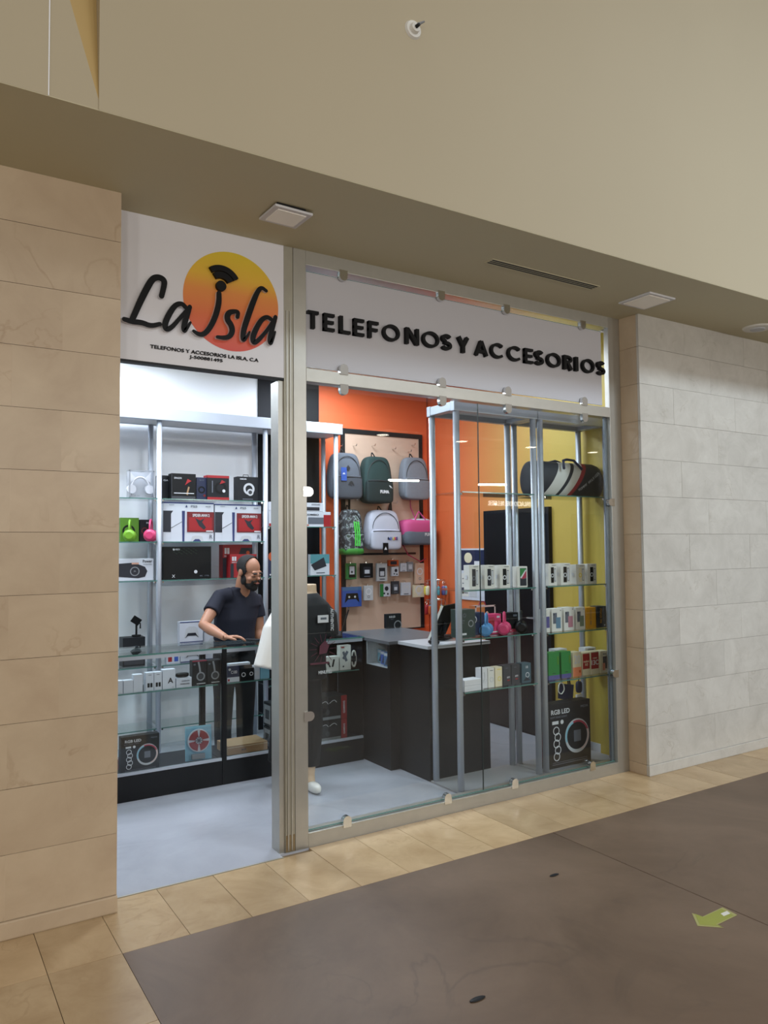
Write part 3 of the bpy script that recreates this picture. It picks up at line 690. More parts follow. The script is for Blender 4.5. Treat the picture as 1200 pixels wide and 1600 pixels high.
carton(218, 243, 812, ZB_, 2.45, 0.085, 'charcoal', [('F', 'ring', .45, .5, .32, 'darkred', .24), ('F', 'text', 'P47', .78, .85, .08, None, 'white')], 'black headphone carton behind the pink headphones', 'box', x01=(PY(219, 820, 2.45).x, 1.682))
p = PY(205, 845, 2.34); headphones('headphones', p.x-.01, 2.345, ZB_, 0.075, 'lime', 'lime green over-ear headphones on the shelf', 1.25)
p = PY(236, 845, 2.34); headphones('headphones', p.x, 2.345, ZB_, 0.078, 'pink', 'bright pink over-ear headphones on the shelf', 1.15)
carton(178, 240, 873, ZC, 2.33, 0.12, 'ps_white', [('F', 'poly', [(.02, .2), (.1, .78), (.5, .82), (.78, .62), (.84, .42), (.78, .16), (.6, .1)], 'print_dark'), ('F', 'ring', .52, .42, .12, 'grey', .095), ('F', 'text', 'JBL', .52, .42, .08, None, 'grey'), ('F', 'rect', .44, .62, .74, .82, 'skin_print'), ('F', 'text', 'Power', .84, .88, .13, .24, 'dark'), ('F', 'text', 'compatible', .84, .73, .07, .22, 'grey')], 'white carton with a picture of a dark portable speaker', 'box')
o = carton(192, 227, 996, ZD, 2.36, 0.12, 'charcoal', [('F', 'rect', .06, .94, .06, .3, 'dark'), ('F', 'line', [(.1, .2), (.4, .75), (.9, .6)], .004, 'print_mid')], 'dark camera gimbal carton on the low wall shelf', 'box')
p = PY(214, 996, 2.40); zt = PY(210, 996, 2.36).z
o = empty('phone_gimbal', (p.x, 2.42, zt+.001), 0.0, 'small black phone gimbal standing on its dark carton', 'gimbal')
MB().tube([(0, 0, 0), (0, 0, .012)], .035, 18).build('foot', 'black', o)
MB().tube([(0, 0, .01), (0, 0, .10)], .008, 10).build('stem', 'black', o)
MB().tube([(0, 0, .095), (.03, 0, .10), (.03, 0, .06)], .006, 8).build('arm', 'black', o)
q = MB().box(-.035, .035, -.006, .006, -.028, .028, bev=.003); c = q.build('phone_clamp', 'black', o); c.location = (-.005, -.012, .125); c.rotation_euler = (.2, .6, 0)
# --- second bay
carton(256, 271, 743, ZA, 2.44, 0.09, 'charcoal', [('F', 'text', 'GAMING', .5, .8, .07, .6, 'lightgrey')], 'black headset carton half hidden behind a larger one', 'box', x01=(1.745, 1.93))
carton(268, 306, 740, ZA, 2.335, 0.09, 'black', [('F', 'rect', .0, .02, 0, 1, 'dark'), ('F', 'text', 'DRAGON', .26, .82, .07, .3, 'lightgrey'), ('F', 'poly', [(.55, .55), (.66, .8), (.82, .72), (.7, .66)], 'red'), ('F', 'poly', [(.6, .2), (.68, .5), (.74, .48), (.66, .16)], 'brown_card'), ('F', 'rect', .1, .92, .22, .25, 'print_light'), ('F', 'rect', .02, .98, .02, .12, 'dark')], 'black carton with a red and silver headset picture on the top shelf', 'box')
carton(307, 323, 746, ZA, 2.36, 0.09, 'navy', [('F', 'ring', .5, .45, .34, 'black', .2), ('F', 'text', 'G E', .5, .88, .05, .4, 'print_mid'), ('F', 'disc', .78, .2, .12, 'darkred')], 'narrow dark blue carton wedged between two headset boxes', 'box')
carton(324, 358, 743, ZA, 2.335, 0.09, 'charcoal', [('F', 'rect', 0, 1, .9, 1, 'red'), ('F', 'rect', 0, 1, 0, .12, 'red'), ('F', 'ring', .6, .5, .27, 'black', .17), ('F', 'poly', [(.56, .65), (.66, .82), (.84, .74), (.66, .68)], 'red'), ('F', 'rect', .2, .25, .3, .78, 'print_mid'), ('L', 'rect', 0, 1, .9, 1, 'red'), ('F', 'disc', .75, .38, .07, 'print_light')], 'charcoal and red headset carton on the top shelf', 'box')
o = carton(371, 403, 745, ZA, 2.335, 0.09, 'charcoal', [('F', 'ring', .56, .5, .27, 'lightgrey', .17), ('F', 'disc', .62, .36, .16, 'lightgrey'), ('F', 'disc', .62, .36, .09, 'dark'), ('F', 'text', 'ONIKUMA', .28, .9, .06, .32, 'print_light'), ('F', 'rect', .25, .75, .06, .09, 'print_mid')], 'charcoal carton with a hanging loop and silver headset picture', 'box')
hh = max(v.co.z for v in o.data.vertices)
MB().tube([(-.025, 0, hh), (-.022, 0, hh+.02), (.022, 0, hh+.02), (.025, 0, hh)], .003, 6).build('handle', 'charcoal', o)
def console_box(u0, u1, vt, label):
    return carton(u0, u1, vt, ZB_, 2.325, 0.14, 'ps_white', [
        ('F', 'rect', 0, 1, .965, 1, 'ps_blue'), ('L', 'rect', 0, 1, .965, 1, 'ps_blue'), ('F', 'rect', 0, .22, .24, .78, 'print_dark'),
        ('F', 'poly', [(.15, 0), (.15, .70), (.19, .78), (.36, .78), (.37, 0)], 'ps_white'), ('F', 'poly', [(.36, .78), (.42, .78), (.41, 0), (.37, 0)], 'ps_blue'),
        ('F', 'line', [(.15, .34), (.36, .5)], .004, 'print_dark'),
        ('F', 'rect', .46, 1.0, .24, .76, 'darkred'), ('F', 'rect', .50, .96, .27, .62, 'red'), ('F', 'poly', [(.62, .6), (.7, .4), (.8, .3), (.84, .36), (.76, .5), (.82, .6), (.72, .54)], 'print_dark'),
        ('F', 'text', 'SPIDER-MAN 2', .74, .67, .075, .34, 'white'), ('F', 'text', 'PS5', .60, .9, .055, .13, 'print_mid'),
        ('F', 'poly', [(.425, .87), (.47, .87), (.455, .93), (.445, .93)], 'ps_blue'), ('F', 'text', 'SONY', .16, .93, .025, .1, 'print_mid'), ('F', 'text', '825GB', .88, .9, .03, .1, 'print_mid'),
        ('F', 'poly', [(.53, 0), (.56, .13), (.62, .15), (.7, .15), (.76, .13), (.79, 0)], 'lightgrey'), ('F', 'poly', [(.57, 0), (.62, .06), (.7, .06), (.74, 0)], 'ps_blue'), ('F', 'rect', .84, .98, .25, .28, 'white'),
        ('F', 'text', 'R', .94, .12, .1, None, 'print_mid')], label, 'box')
console_box(255, 334, 785, 'white game console carton with a red game panel, beside the silver post')
console_box(336, 408, 788, 'white game console carton with a red game panel, nearer the black wall strip')
carton(255, 330, 854, ZC, 2.325, 0.14, 'black', [('F', 'disc', .215, .915, .022, 'print_light'), ('F', 'text', 'XBOX', .29, .915, .05, .1, 'print_light'), ('F', 'text', 'X', .21, .1, .09, None, 'print_light'), ('F', 'disc', .67, .22, .035, 'print_light'), ('F', 'text', '4K  1TB', .85, .09, .04, .2, 'print_mid')]
       + [('F', 'line', [(.2+.05*i, .95-.05*j), (.24+.05*i, .92-.05*j)], .002, 'xbox_green') for i in range(10) for j in range(4) if (i+j) % 2 == 0], 'large black console carton on the shelf above the shopkeeper', 'box')
def switch_box(u0, u1, vt, yf, label):
    carton(u0, u1, vt, ZC, yf, 0.09, 'red', [('F', 'poly', [(.32, 0), (.32, .62), (.5, .62), (.62, .9), (1, .9), (1, 0)], 'print_dark'), ('F', 'rect', .06, .13, .72, .9, 'print_light'), ('F', 'rect', .15, .22, .72, .9, 'print_light'), ('F', 'text', 'SWITCH', .15, .65, .05, .2, 'print_light'), ('F', 'poly', [(0, 0), (.12, 0), (.12, .6), (0, .6)], 'print_dark'), ('F', 'disc', .85, .75, .06, 'orange')], label, 'box')
switch_box(348, 394, 851, 2.42, 'taller red and black console carton behind another red one')
switch_box(360, 401, 866, 2.325, 'red and black console carton beside the shopkeeper\'s head')
def pad_box(u0, u1, z0, vt, yf, label, h=None):
    carton(u0, u1, vt, z0, yf, 0.07, 'ps_white', [('F', 'rect', 0, 1, .95, 1, 'ps_blue'), ('F', 'poly', [(.2, .25), (.26, .66), (.38, .76), (.64, .76), (.76, .66), (.84, .25), (.74, .28), (.66, .45), (.38, .45), (.3, .28)], 'lightgrey'), ('F', 'poly', [(.24, .22), (.34, .45), (.68, .45), (.8, .22), (.7, .32), (.34, .32)], 'print_dark'), ('F', 'rect', 0, 1, 0, .05, 'ps_blue')], label, 'box', h=h)
pad_box(282, 318, ZD, 1004, 2.33, 'white game controller carton at the bottom of a pair on the low shelf')
zt = PY(300, 1004, 2.33).z
pad_box(281, 317, zt+.001, 971, 2.33, 'white game controller carton stacked on another one', None)
pad_box(319, 345, ZD, 985, 2.35, 'white game controller carton beside the stacked pair')
carton(260, 281, 1018, ZD, 2.33, 0.05, 'ps_white', [('F', 'rect', .12, .42, .15, .75, 'red'), ('F', 'rect', .58, .88, .15, .75, 'blue_box')], 'small white carton with red and blue controller picture', 'box')
# --- third bay
carton(420, 508, 799, 1.796, 2.33, 0.14, 'ps_white', [('F', 'rect', 0, .12, 0, .2, 'red'), ('F', 'rect', .14, .92, .18, .62, 'print_mid'), ('F', 'rect', .88, 1, 0, .8, 'red'), ('F', 'text', 'GAMING COMBO', .55, .8, .12, .5, 'print_dark'), ('F', 'rect', .55, .62, .15, .68, 'white'), ('F', 'disc', .62, .1, .012, 'orange'), ('F', 'rect', .04, .14, .3, .9, 'print_dark')], 'white and red keyboard combo carton on the shelf by the black wall strip', 'box', x01=(2.66, 3.26))
zt = PY(465, 799, 2.33).z
carton(420, 507, 785, zt+.0012, 2.33, 0.13, 'ps_white', [('F', 'rect', .1, .92, .1, .5, 'print_dark'), ('F', 'text', 'KEYBOARD', .85, .8, .18, .16, 'print_mid')], 'white keyboard carton lying on top of the red and white one', 'box', x01=(2.66, 3.19))
carton(421, 437, 866, 1.366, 2.33, 0.08, 'navy', [('F', 'disc', .3, .9, .28, 'orange'), ('F', 'poly', [(.2, .2), (.4, .8), (.9, .9), (.95, .2)], 'steel_blue'), ('F', 'text', 'RGB', .5, .08, .07, .8, 'white')], 'dark blue carton with an orange badge on the third bay', 'box', x01=(2.65, 2.80))
carton(486, 515, 866, 1.366, 2.34, 0.05, 'ps_white', [('F', 'rect', 0, 1, .55, 1, 'teal'), ('F', 'poly', [(.02, .5), (.7, .85), (.84, .42), (.22, .22)], 'print_dark'), ('F', 'rect', .3, .75, .08, .13, 'print_mid')], 'white and teal carton picturing a laptop cooling pad', 'box', x01=(3.06, 3.25))
carton(423, 438, 953, 0.899, 2.33, 0.1, 'charcoal', [('F', 'ring', .5, .55, .34, 'grey', .26), ('F', 'rect', .1, .9, .08, .14, 'print_mid')], 'black headset carton on the lower shelf behind the shopkeeper\'s arm', 'box', x01=(2.66, 2.82))
# ================================================================ goods in the glass counters
ZM = 0.680; YC = 1.352
def small(u0, u1, vt, label, prints=(), m='ps_white', d=0.05, yf=YC, z0=ZM, **k): return carton(u0, u1, vt, z0, yf, d, m, prints, label, 'box', **k)
small(181, 192, 1064, 'plain white accessory box at the marble wall end of the counter shelf', [('F', 'rect', .1, .9, .1, .2, 'print_light')])
small(193, 208, 1063, 'low white accessory box with a faint cable picture', [('F', 'line', [(.2, .5), (.5, .65), (.8, .45)], .0015, 'print_light')])
small(208.5, 223, 1054, 'taller white box with a hanging tab and faint cable picture', [('F', 'line', [(.2, .35), (.5, .5), (.8, .35)], .0015, 'print_light'), ('F', 'rect', .2, .8, .9, .94, 'print_light')])
for a, b, t in ((228, 240.3, 'first'), (241, 253, 'second')):
    small(a, b, 1051 if a < 235 else 1050, f'white earbud box with two black squares, {"next to the hanging tab box" if a < 235 else "next to the letter A box"}', [('F', 'rect', .2, .48, .18, .42, 'black'), ('F', 'rect', .56, .84, .18, .42, 'black'), ('F', 'rect', .3, .7, .85, .88, 'print_mid')])
small(254, 274, 1046, 'white box printed with a large black letter A', [('F', 'text', 'A', .62, .42, .28, None, 'black'), ('F', 'rect', .75, .9, .06, .08, 'print_mid')])
o = small(275.5, 299.5, 1059, 'low white box lying under the black puck', [('F', 'text', 'EARBUDS', .6, .66, .14, .5, 'print_mid'), ('F', 'text', 'WIRELESS', .55, .35, .14, .6, 'print_dark')])
zt = PY(287, 1059, YC).z; p = PY(285, 1055, YC+.02)
q = MB().sup((0, 0, .014), (.045, .022, .014), .5, .8); tag(q.build('charging_case', 'black', None, True, loc=(p.x, YC+.025, zt+.0025)), 'round-edged black charging case on a white box', 'case')
for a, b, t in ((300.5, 323, 1032), (324, 345, 1031)):
    small(a, b, t, f'black headphone carton with grey headphones printed on it, {"red along its top edge" if a < 310 else "by the black counter post"}', [('F', 'rect', 0, 1, .96, 1, 'pink_red' if a < 310 else 'dark'), ('F', 'line', [(.42, .95), (.5, .75), (.55, .5)], .012, 'grey'), ('F', 'ring', .58, .36, .3, 'grey', .2), ('F', 'disc', .58, .36, .16, 'dark'), ('F', 'rect', .3, .9, .06, .09, 'print_light'), ('F', 'rect', .08, .22, .82, .88, 'print_mid')], 'charcoal', 0.06)
small(355, 374, 1041, 'navy and white accessory box with a red seal', [('F', 'rect', 0, 1, 0, .3, 'ps_white'), ('F', 'rect', .05, .2, .06, .2, 'red'), ('F', 'disc', .2, .8, .1, 'lightgrey'), ('F', 'text', 'C100', .55, .62, .2, .5, 'print_light')], 'navy')
small(375, 397, 1044, 'black box with two white rings on its front', [('F', 'ring', .25, .5, .15, 'white', .1), ('F', 'ring', .8, .52, .13, 'white', .085)], 'black')
zt = PY(366, 1041, YC).z
small(358, 391, 1036, 'flat white box lying on the navy accessory box', [('F', 'rect', .1, .9, .4, .6, 'print_light')], 'ps_white', .045, YC+.002, zt+.001)
small(398, 406, 1040, 'small white box beside the ringed black box', [('F', 'rect', .2, .8, .3, .6, 'print_light')])
small(407, 421, 1031, 'pale blue box near the hanging white sleeve', [('F', 'rect', .1, .9, .75, .9, 'ps_white')], 'cyan_box')
ZL = 0.1655
def ring_light_box(u0, u1, vt, z0, yf, d, label, rz=0.0, x01=None, h=None):
    pr = [('F', 'text', 'RGB LED', .31, .87, .075, .42, 'print_light'), ('F', 'text', 'SOFT RING LIGHT', .27, .79, .03, .38, 'print_mid'), ('F', 'rect', .12, .26, .68, .73, 'print_light'), ('F', 'disc', .34, .705, .035, 'print_light'), ('F', 'text', 'MJ26', .86, .9, .05, .17, 'print_mid'),
          ('F', 'ring', .68, .45, .28, 'lightgrey', .235)]
    # coloured quarters of the lit ring
    for k, c in enumerate(('pink_red', 'cyan_box', 'lightgrey', 'ring_pale')):
        a = [math.radians(90*k+20+90*j/6) for j in range(7)]; asp = 1.0
        pr.append(('F', 'poly', [(.68+.275*math.cos(x), .45+.275*math.sin(x)*RATIO[0]) for x in a]+[(.68+.24*math.cos(x), .45+.24*math.sin(x)*RATIO[0]) for x in a[::-1]], c))
    pr += [('F', 'rect', .60, .76, .36, .54, 'print_mid')]
    for k in range(5): pr.append(('F', 'ring', .2+.03*(k % 2), .58-.1*k, .07, 'print_light', .055))
    pr += [('F', 'rect', .1, .9, .055, .065, 'print_mid'), ('F', 'rect', .1, .9, .085, .092, 'print_mid'), ('L', 'text', 'MJ26 RGB', .5, .28, .08, None, 'red', -90)]
    return carton(u0, u1, vt, z0, yf, d, 'charcoal', pr, label, 'box', rz=rz, x01=x01, h=h)
RATIO = [1.0]
ring_light_box(189, 249, 1149, ZL, 1.36, 0.06, 'black ring light carton in the bottom of the glass counter')
# round fan in a blister pack
xa, xb = PY(290, 1165, 1.40).x, PY(330, 1165, 1.40).x; zt = PY(312, 1135, 1.40).z; w2 = (xb-xa)/2; hh = zt-ZL
o = MB().box(-w2, w2, -.004, .0, 0, hh, bev=.001).build('blister_pack', 'cyan_box', None, loc=((xa+xb)/2, 1.40, ZL+.004), rz=-.1); o.rotation_euler[0] = -.06
tag(o, 'pale blister pack holding a red and white round toy', 'package')
MB().tube([(0, -.004, hh*.58), (0, -.02, hh*.58)], w2*.84, 32).build('disc_rim', 'white', o)
for k in range(4):
    a = [math.radians(90*k+8+74*j/8) for j in range(9)]
    MB().prism([(w2*.76*math.cos(x), hh*.58+w2*.76*math.sin(x)) for x in a]+[(w2*.26*math.cos(x), hh*.58+w2*.26*math.sin(x)) for x in a[::-1]], -.0225, -.0195, XZ).build('red_segment', 'red', o)
for k in range(8):
    a = k*math.pi/4; MB().ribbon([(0, hh*.58), (w2*.3*math.cos(a), hh*.58+w2*.3*math.sin(a))], .005, -.0245, -.0225, XZ, 0, False).build('spoke', 'print_mid', o)
part('toy_block', 'grey', o, (-.05, .04, -.03, -.004, .01, hh*.2), bev=.004)
MB().box(-w2, w2, -.03, -.028, 0.001, hh*.96).build('clear_cover', 'clear_pack', o)
carton(356, 418, 1162, ZL, 1.40, 0.22, 'brown_card', [('F', 'rect', 0, 1, .78, .82, 'cream'), ('F', 'text', 'BOX', .4, .45, .2, None, 'dark')], 'plain brown cardboard box in the bottom of the counter', 'box')
def game_box(u0, u1, vt, z0, label, x01=None):
    return carton(u0, u1, vt, z0, 1.37, 0.14, 'charcoal', [('F', 'rect', .05, .95, .12, .9, 'dark'), ('F', 'poly', [(.3, .3), (.55, .8), (.8, .5), (.6, .2)], 'darkred'), ('F', 'disc', .6, .5, .12, 'print_light'), ('L', 'rect', .1, .9, .1, .9, 'grey'), ('L', 'rect', .25, .75, .3, .7, 'dark')], label, 'box', x01=x01)
game_box(424, 445, 1137, ZL, 'black and grey gadget carton at the bottom of a pair in the counter')
zt = PY(430, 1137, 1.37).z
game_box(424, 445, 1099, zt+.0015, 'black and grey gadget carton stacked on its twin in the counter')
def red_box(vt, z0, label):
    o = carton(500, 546, vt, z0, 1.37, 0.2, 'charcoal', [('F', 'rect', .82, 1, 0, 1, 'red'), ('F', 'text', 'GAMING', .91, .5, .1, None, 'print_light', -90), ('F', 'rect', .02, .8, .04, .16, 'grey'), ('F', 'line', [(.2, .75), (.35, .85), (.42, .7)], .004, 'print_light'), ('F', 'line', [(.45, .72), (.6, .88), (.68, .74)], .004, 'print_light'), ('F', 'disc', .4, .35, .07, 'dark')], label, 'box', x01=(2.60, 2.875))
    return o
red_box(1125, ZL, 'black carton with a red end, lower of the two in the counter corner')
zt = PY(523, 1125, 1.37).z; red_box(1088, zt+.001, 'black carton with a red end, upper of the two in the counter corner')
for k, (x0, x1, z1, lab, pr) in enumerate((
    (2.665, 2.80, .79, 'white earphone box with black earphones printed on its front', [('F', 'disc', .35, .55, .08, 'black'), ('F', 'line', [(.6, .3), (.7, .8)], .014, 'black'), ('F', 'line', [(.36, .5), (.45, .3)], .01, 'black')]),
    (2.81, 2.905, .865, 'tall white microphone box in the counter corner', [('F', 'line', [(.3, .45), (.7, .75)], .022, 'print_mid'), ('F', 'line', [(.3, .75), (.6, .35)], .02, 'print_mid'), ('F', 'rect', .1, .4, .9, .95, 'red'), ('F', 'disc', .3, .15, .07, 'dark')]))):
    carton(0, 0, 0, ZM, 1.355, .05, 'offwhite', pr, lab, 'box', x01=(x0, x1), h=z1-ZM)
o = empty('wrist_watch', (2.938, 1.375, ZM+.001), 0, 'black and white smart watch on a stand in the counter corner', 'watch')
MB().box(-.022, .022, -.01, .02, 0, .012, bev=.003).build('stand', 'black', o)
MB().tube([(.004+.018*math.cos(a*math.tau/20), .0, .075+.06*math.sin(a*math.tau/20)) for a in range(20)], .007, 6, closed=True).build('strap', 'offwhite', o, True)
MB().box(-.02, .018, -.012, .0, .055, .098, bev=.004).build('dial', 'black', o)
# pouches in the niche of the desk
for k in range(3):
    c = MB().box(-.002, .012, -.045, .045, 0, .10, bev=.002); c = c.build('blue_pouch', ('steel_blue', 'blue_box', 'cyan_box')[k], None, loc=(3.035+.03*k, 1.042+.092*k, 0.7295))
    tag(c, ('steel blue flat pouch in the niche of the cash desk', 'bright blue flat pouch between two others in the desk niche', 'pale blue flat pouch deepest in the desk niche')[k], 'pouch')
    part('white_header', 'ps_white', c, (-.0026, -.002, -.04, .04, .075, .095))
    MB().prism([(-.03, .01), (.0, .065), (.03, .01)], -.0028, -.002, lambda a, b, h: Vector((h, a, b))).build('print', 'navy', c)
# ================================================================ goods on the first tower
def phone_pic(glyph_m='print_dark', ring='print_light'):
    return [('F', 'rect', .28, .62, .12, .84, glyph_m), ('F', 'ring', .45, .46, .17, ring, .10), ('F', 'rect', .66, .86, .18, .78, 'print_mid'), ('F', 'rect', .69, .83, .21, .75, 'print_light'), ('F', 'rect', .4, .85, .92, .94, 'print_mid'), ('L', 'rect', .3, .7, .42, .58, 'print_light')]
GP = 'phone boxes on the upper tower shelves'
phones = [(733, 749, 'print_dark', 'print_mid', 'white phone box by the taped notices'), (757, 773, 'print_dark', 'print_light', 'white phone box between two others by the pane joint'), (781, 797, 'black', 'print_light', 'white phone box with a black phone before the tower posts')]
for a, b, g, r, lab in phones: carton(a, b, 883, Z1[1], .30, .06, 'offwhite', phone_pic(g, r), lab+', ring on its phone', 'box')
carton(808, 824, 885, Z1[1], .30, .05, 'offwhite', [('F', 'rect', .26, .9, .06, .92, 'print_mid'), ('F', 'poly', [(.28, .4), (.28, .9), (.88, .9), (.8, .7)], 'green_box'), ('F', 'poly', [(.28, .42), (.88, .78), (.88, .45), (.6, .4)], 'pink_red'), ('F', 'poly', [(.28, .46), (.8, .84), (.86, .8), (.4, .42)], 'white'), ('F', 'rect', .3, .88, .08, .4, 'print_dark')], 'white phone box with green and pink screen picture', 'box')
for a, b, t, lab in ((857, 870, 881, 'white phone box next to the tower post'), (876, 891, 880, 'white phone box second from the tower post'), (918, 932, 881, 'white phone box next to the window reveal')):
    carton(a, b, t, Z2[1], .30, .06, 'offwhite', phone_pic('black', 'lightgrey'), lab+', dark phone printed', 'box')
carton(900, 914, 882, Z2[1], .30, .06, 'offwhite', phone_pic('cream', 'yellow'), 'white phone box with a pale yellow phone printed', 'box')
# headphone cartons (character art left off; the packs stay)
carton(723, 753, 952, Z1[2], .30, .10, mat('pack_green', '#2c3a36', .5), [('F', 'rect', .12, .42, .1, .17, 'print_light'), ('F', 'ring', .3, .8, .1, 'print_mid', .07), ('F', 'rect', .12, .3, .6, .63, 'print_mid'), ('F', 'rect', .12, .26, .52, .54, 'print_mid'), ('F', 'ring', .7, .5, .18, 'grey', .13)], 'dark green-grey headphone carton on the tower shelf', 'box', x01=(3.14, 3.27))
carton(754, 778, 956, Z1[2], .385, .07, 'navy', [('F', 'ring', .3, .7, .2, 'print_light', .15), ('F', 'rect', .1, .35, .3, .33, 'print_light'), ('F', 'rect', .1, .35, .2, .23, 'print_light'), ('F', 'rect', .7, .9, .08, .13, 'print_light')], 'navy headphone carton behind the blue headphones', 'box', x01=(3.285, 3.42))
carton(783, 806, 958, Z1[2], .385, .07, 'pink', [('F', 'rect', .12, .55, .2, .85, 'pink_red'), ('F', 'ring', .35, .5, .2, 'red', .12), ('F', 'rect', .2, .8, .06, .12, 'print_light'), ('F', 'rect', .7, .9, .8, .9, 'print_light')], 'pink headphone carton behind the pink headphones on the tower', 'box', x01=(3.435, 3.57))
carton(808, 829, 956, Z1[2], .385, .07, 'black', [('F', 'rect', 0, 1, 0, .16, 'pink_red'), ('F', 'rect', .65, .9, .8, .9, 'print_mid'), ('F', 'rect', .1, .5, .06, .1, 'print_light')], 'black and red headphone carton at the end of the tower shelf', 'box', x01=(3.595, 3.73))
for x, m, lab in ((3.37, mat('phone_blue', '#4f86b8', .35), 'sky blue over-ear headphones on the tower shelf'), (3.53, 'pink', 'pink over-ear headphones on the tower shelf'), (3.685, 'black', 'black over-ear headphones on the tower shelf')):
    headphones('headphones', x, .305, Z1[2], .068, m, lab, .75 if m != 'black' else .85)
o = empty('clear_case', (3.50, .505, Z1[2]+.001), 0, 'clear toy case with a pink strap behind the headphones', 'case')
MB().box(-.09, .09, -.035, .035, 0, .19, bev=.004).build('shell', 'clear_pack', o)
part('frame', 'ring_pale', o, (-.092, .092, -.037, -.035, .18, .192), (-.092, .092, -.037, -.035, 0, .01), (-.092, -.082, -.037, -.035, 0, .19), (.082, .092, -.037, -.035, 0, .19))
MB().tube([(-.03, 0, .19), (-.02, 0, .215), (.02, 0, .215), (.03, 0, .19)], .004, 6).build('handle', 'pink_red', o)
for sx in (-.04, .045): MB().sup((sx, -.0, .10), (.018, .012, .045)).build('figure', 'skin_print', o, True)
# small boxes on the low shelf
zc = Z1[3]
carton(697, 747, 1070, zc, .26, .09, 'white', [('F', 'rect', .1, .9, .45, .5, 'print_light')], 'flat white box, lower one lying on the tower shelf', 'box', x01=(3.14, 3.30), h=.037)
carton(699, 747, 1058, zc+.038, .265, .085, 'white', [('F', 'rect', .1, .9, .45, .5, 'print_light')], 'flat white box lying on its twin on the tower shelf', 'box', x01=(3.14, 3.29), h=.036, rz=.04)
for x0, x1, h_, m, pr, lab in (
    (3.305, 3.36, .135, 'white', [('F', 'line', [(.3, .3), (.6, .5), (.5, .8)], .003, 'grey'), ('F', 'ring', .55, .4, .3, 'print_light', .2)], 'white cable box beside the flat white boxes'),
    (3.365, 3.42, .132, 'offwhite', [('F', 'ring', .55, .4, .3, 'lightgrey', .22), ('F', 'rect', .3, .8, .85, .88, 'print_mid')], 'off-white cable box beside the yellow one'),
    (3.428, 3.49, .132, 'cream', [('F', 'ring', .6, .4, .25, 'yellow', .18), ('F', 'rect', .3, .85, .86, .9, 'yellow')], 'pale yellow cable box on the tower shelf'),
    (3.50, 3.57, .136, 'dark', [('F', 'text', '69.9', .65, .4, .1, .35, 'white'), ('F', 'rect', .3, .6, .85, .88, 'print_mid'), ('F', 'rect', .5, .8, .22, .28, 'red')], 'dark grey watch box next to the yellow box'),
    (3.575, 3.65, .136, 'dark', [('F', 'text', '69.9', .6, .42, .1, .35, 'white'), ('F', 'rect', .45, .75, .24, .3, 'red'), ('F', 'rect', .3, .6, .85, .88, 'print_mid')], 'dark grey watch box between its twin and the blue-grey box'),
    (3.67, 3.755, .136, mat('slate', '#3d5560', .5), [('F', 'text', '10', .55, .8, .13, None, 'print_light'), ('F', 'ring', .6, .4, .22, 'lightgrey', .15), ('F', 'poly', [(.1, .1), (.5, .3), (.9, .12)], 'print_dark')], 'blue-grey box at the end of the low tower shelf')):
    carton(0, 0, 0, zc, .29, .06, m, pr, lab, 'box', x01=(x0, x1), h=h_)
# ================================================================ goods on the second tower
def bx(u0, u1, vt, z, m, pr, lab, d=.07, yf=.30): return carton(u0, u1, vt, z, yf, d, m, pr, lab, 'box')
mat('p_blue', '#5f7f96', .5); mat('p_pink', '#b07a88', .5); mat('p_green', '#74806e', .5)
bx(847, 859, 953, Z2[2], 'offwhite', [('F', 'rect', .5, .95, .2, .7, 'violet')], 'white phone box half hidden behind the tower post')
for a, b, m, lab in ((862, 878, 'p_blue', 'blue'), (881, 897, 'p_pink', 'pink'), (900, 914, 'p_green', 'grey-green')):
    bx(a, b, 951 if a < 870 else 949, Z2[2], 'offwhite', [('F', 'rect', .12, .5, .35, .82, 'print_mid'), ('F', 'rect', .4, .85, .14, .62, m), ('F', 'disc', .2, .75, .06, 'print_dark'), ('F', 'rect', .8, .9, .9, .93, 'print_mid')], f'white phone box showing two phones, the front one {lab}')
bx(916, 931, 949, Z2[2], 'amber', [('F', 'text', 'POCO M6', .45, .52, .12, None, 'brown_card', 90)], 'amber phone box with a vertical name')
bx(933, 947, 947, Z2[2], 'dark', [('F', 'text', 'POCO X6', .4, .55, .12, None, 'amber', 90), ('F', 'rect', .75, .85, .08, .14, 'white')], 'dark grey phone box with a vertical name, beside the amber one')
for a, b, t, lab in ((857, 874, 1020, 'by the tower post'), (877, 892, 1018, 'beside the orange and cream box')):
    bx(a, b, t, Z2[3], 'green_box', [('F', 'rect', 0, 1, 0, .16, 'violet'), ('F', 'rect', .35, .65, .22, .24, 'print_dark'), ('L', 'rect', 0, 1, 0, .16, 'violet'), ('F', 'rect', .8, .9, .55, .85, 'lime_dark')], f'green phone box with a violet foot {lab}')
bx(895, 908, 1019, Z2[3], 'cream', [('F', 'rect', 0, 1, 0, .38, 'salmon'), ('F', 'text', '20', .5, .7, .36, .7, 'print_light'), ('F', 'rect', .7, .9, .15, .25, 'orange')], 'cream and salmon phone box with a large number')
bx(910, 921.5, 1020, Z2[3], 'cream', [('F', 'rect', .04, .96, .28, .96, 'red'), ('F', 'text', 'redmi', .5, .62, .1, .75, 'cream'), ('F', 'text', 'A3', .5, .48, .12, .4, 'cream')], 'red and cream phone box with small lettering')
bx(923, 935.5, 1018, Z2[3], 'cream', [('F', 'rect', .04, .96, .24, .96, 'red'), ('F', 'text', 'redmi', .5, .72, .07, .5, 'cream'), ('F', 'text', '13C', .5, .52, .22, .85, 'white')], 'red and cream phone box with large numerals')
bx(938, 951, 1017, Z2[3], 'cream', [('F', 'rect', .3, .75, .2, .75, 'print_dark'), ('F', 'rect', .25, .55, .12, .45, 'salmon'), ('F', 'rect', .3, .7, .84, .88, 'print_mid')], 'cream phone box picturing a dark phone by the window reveal')
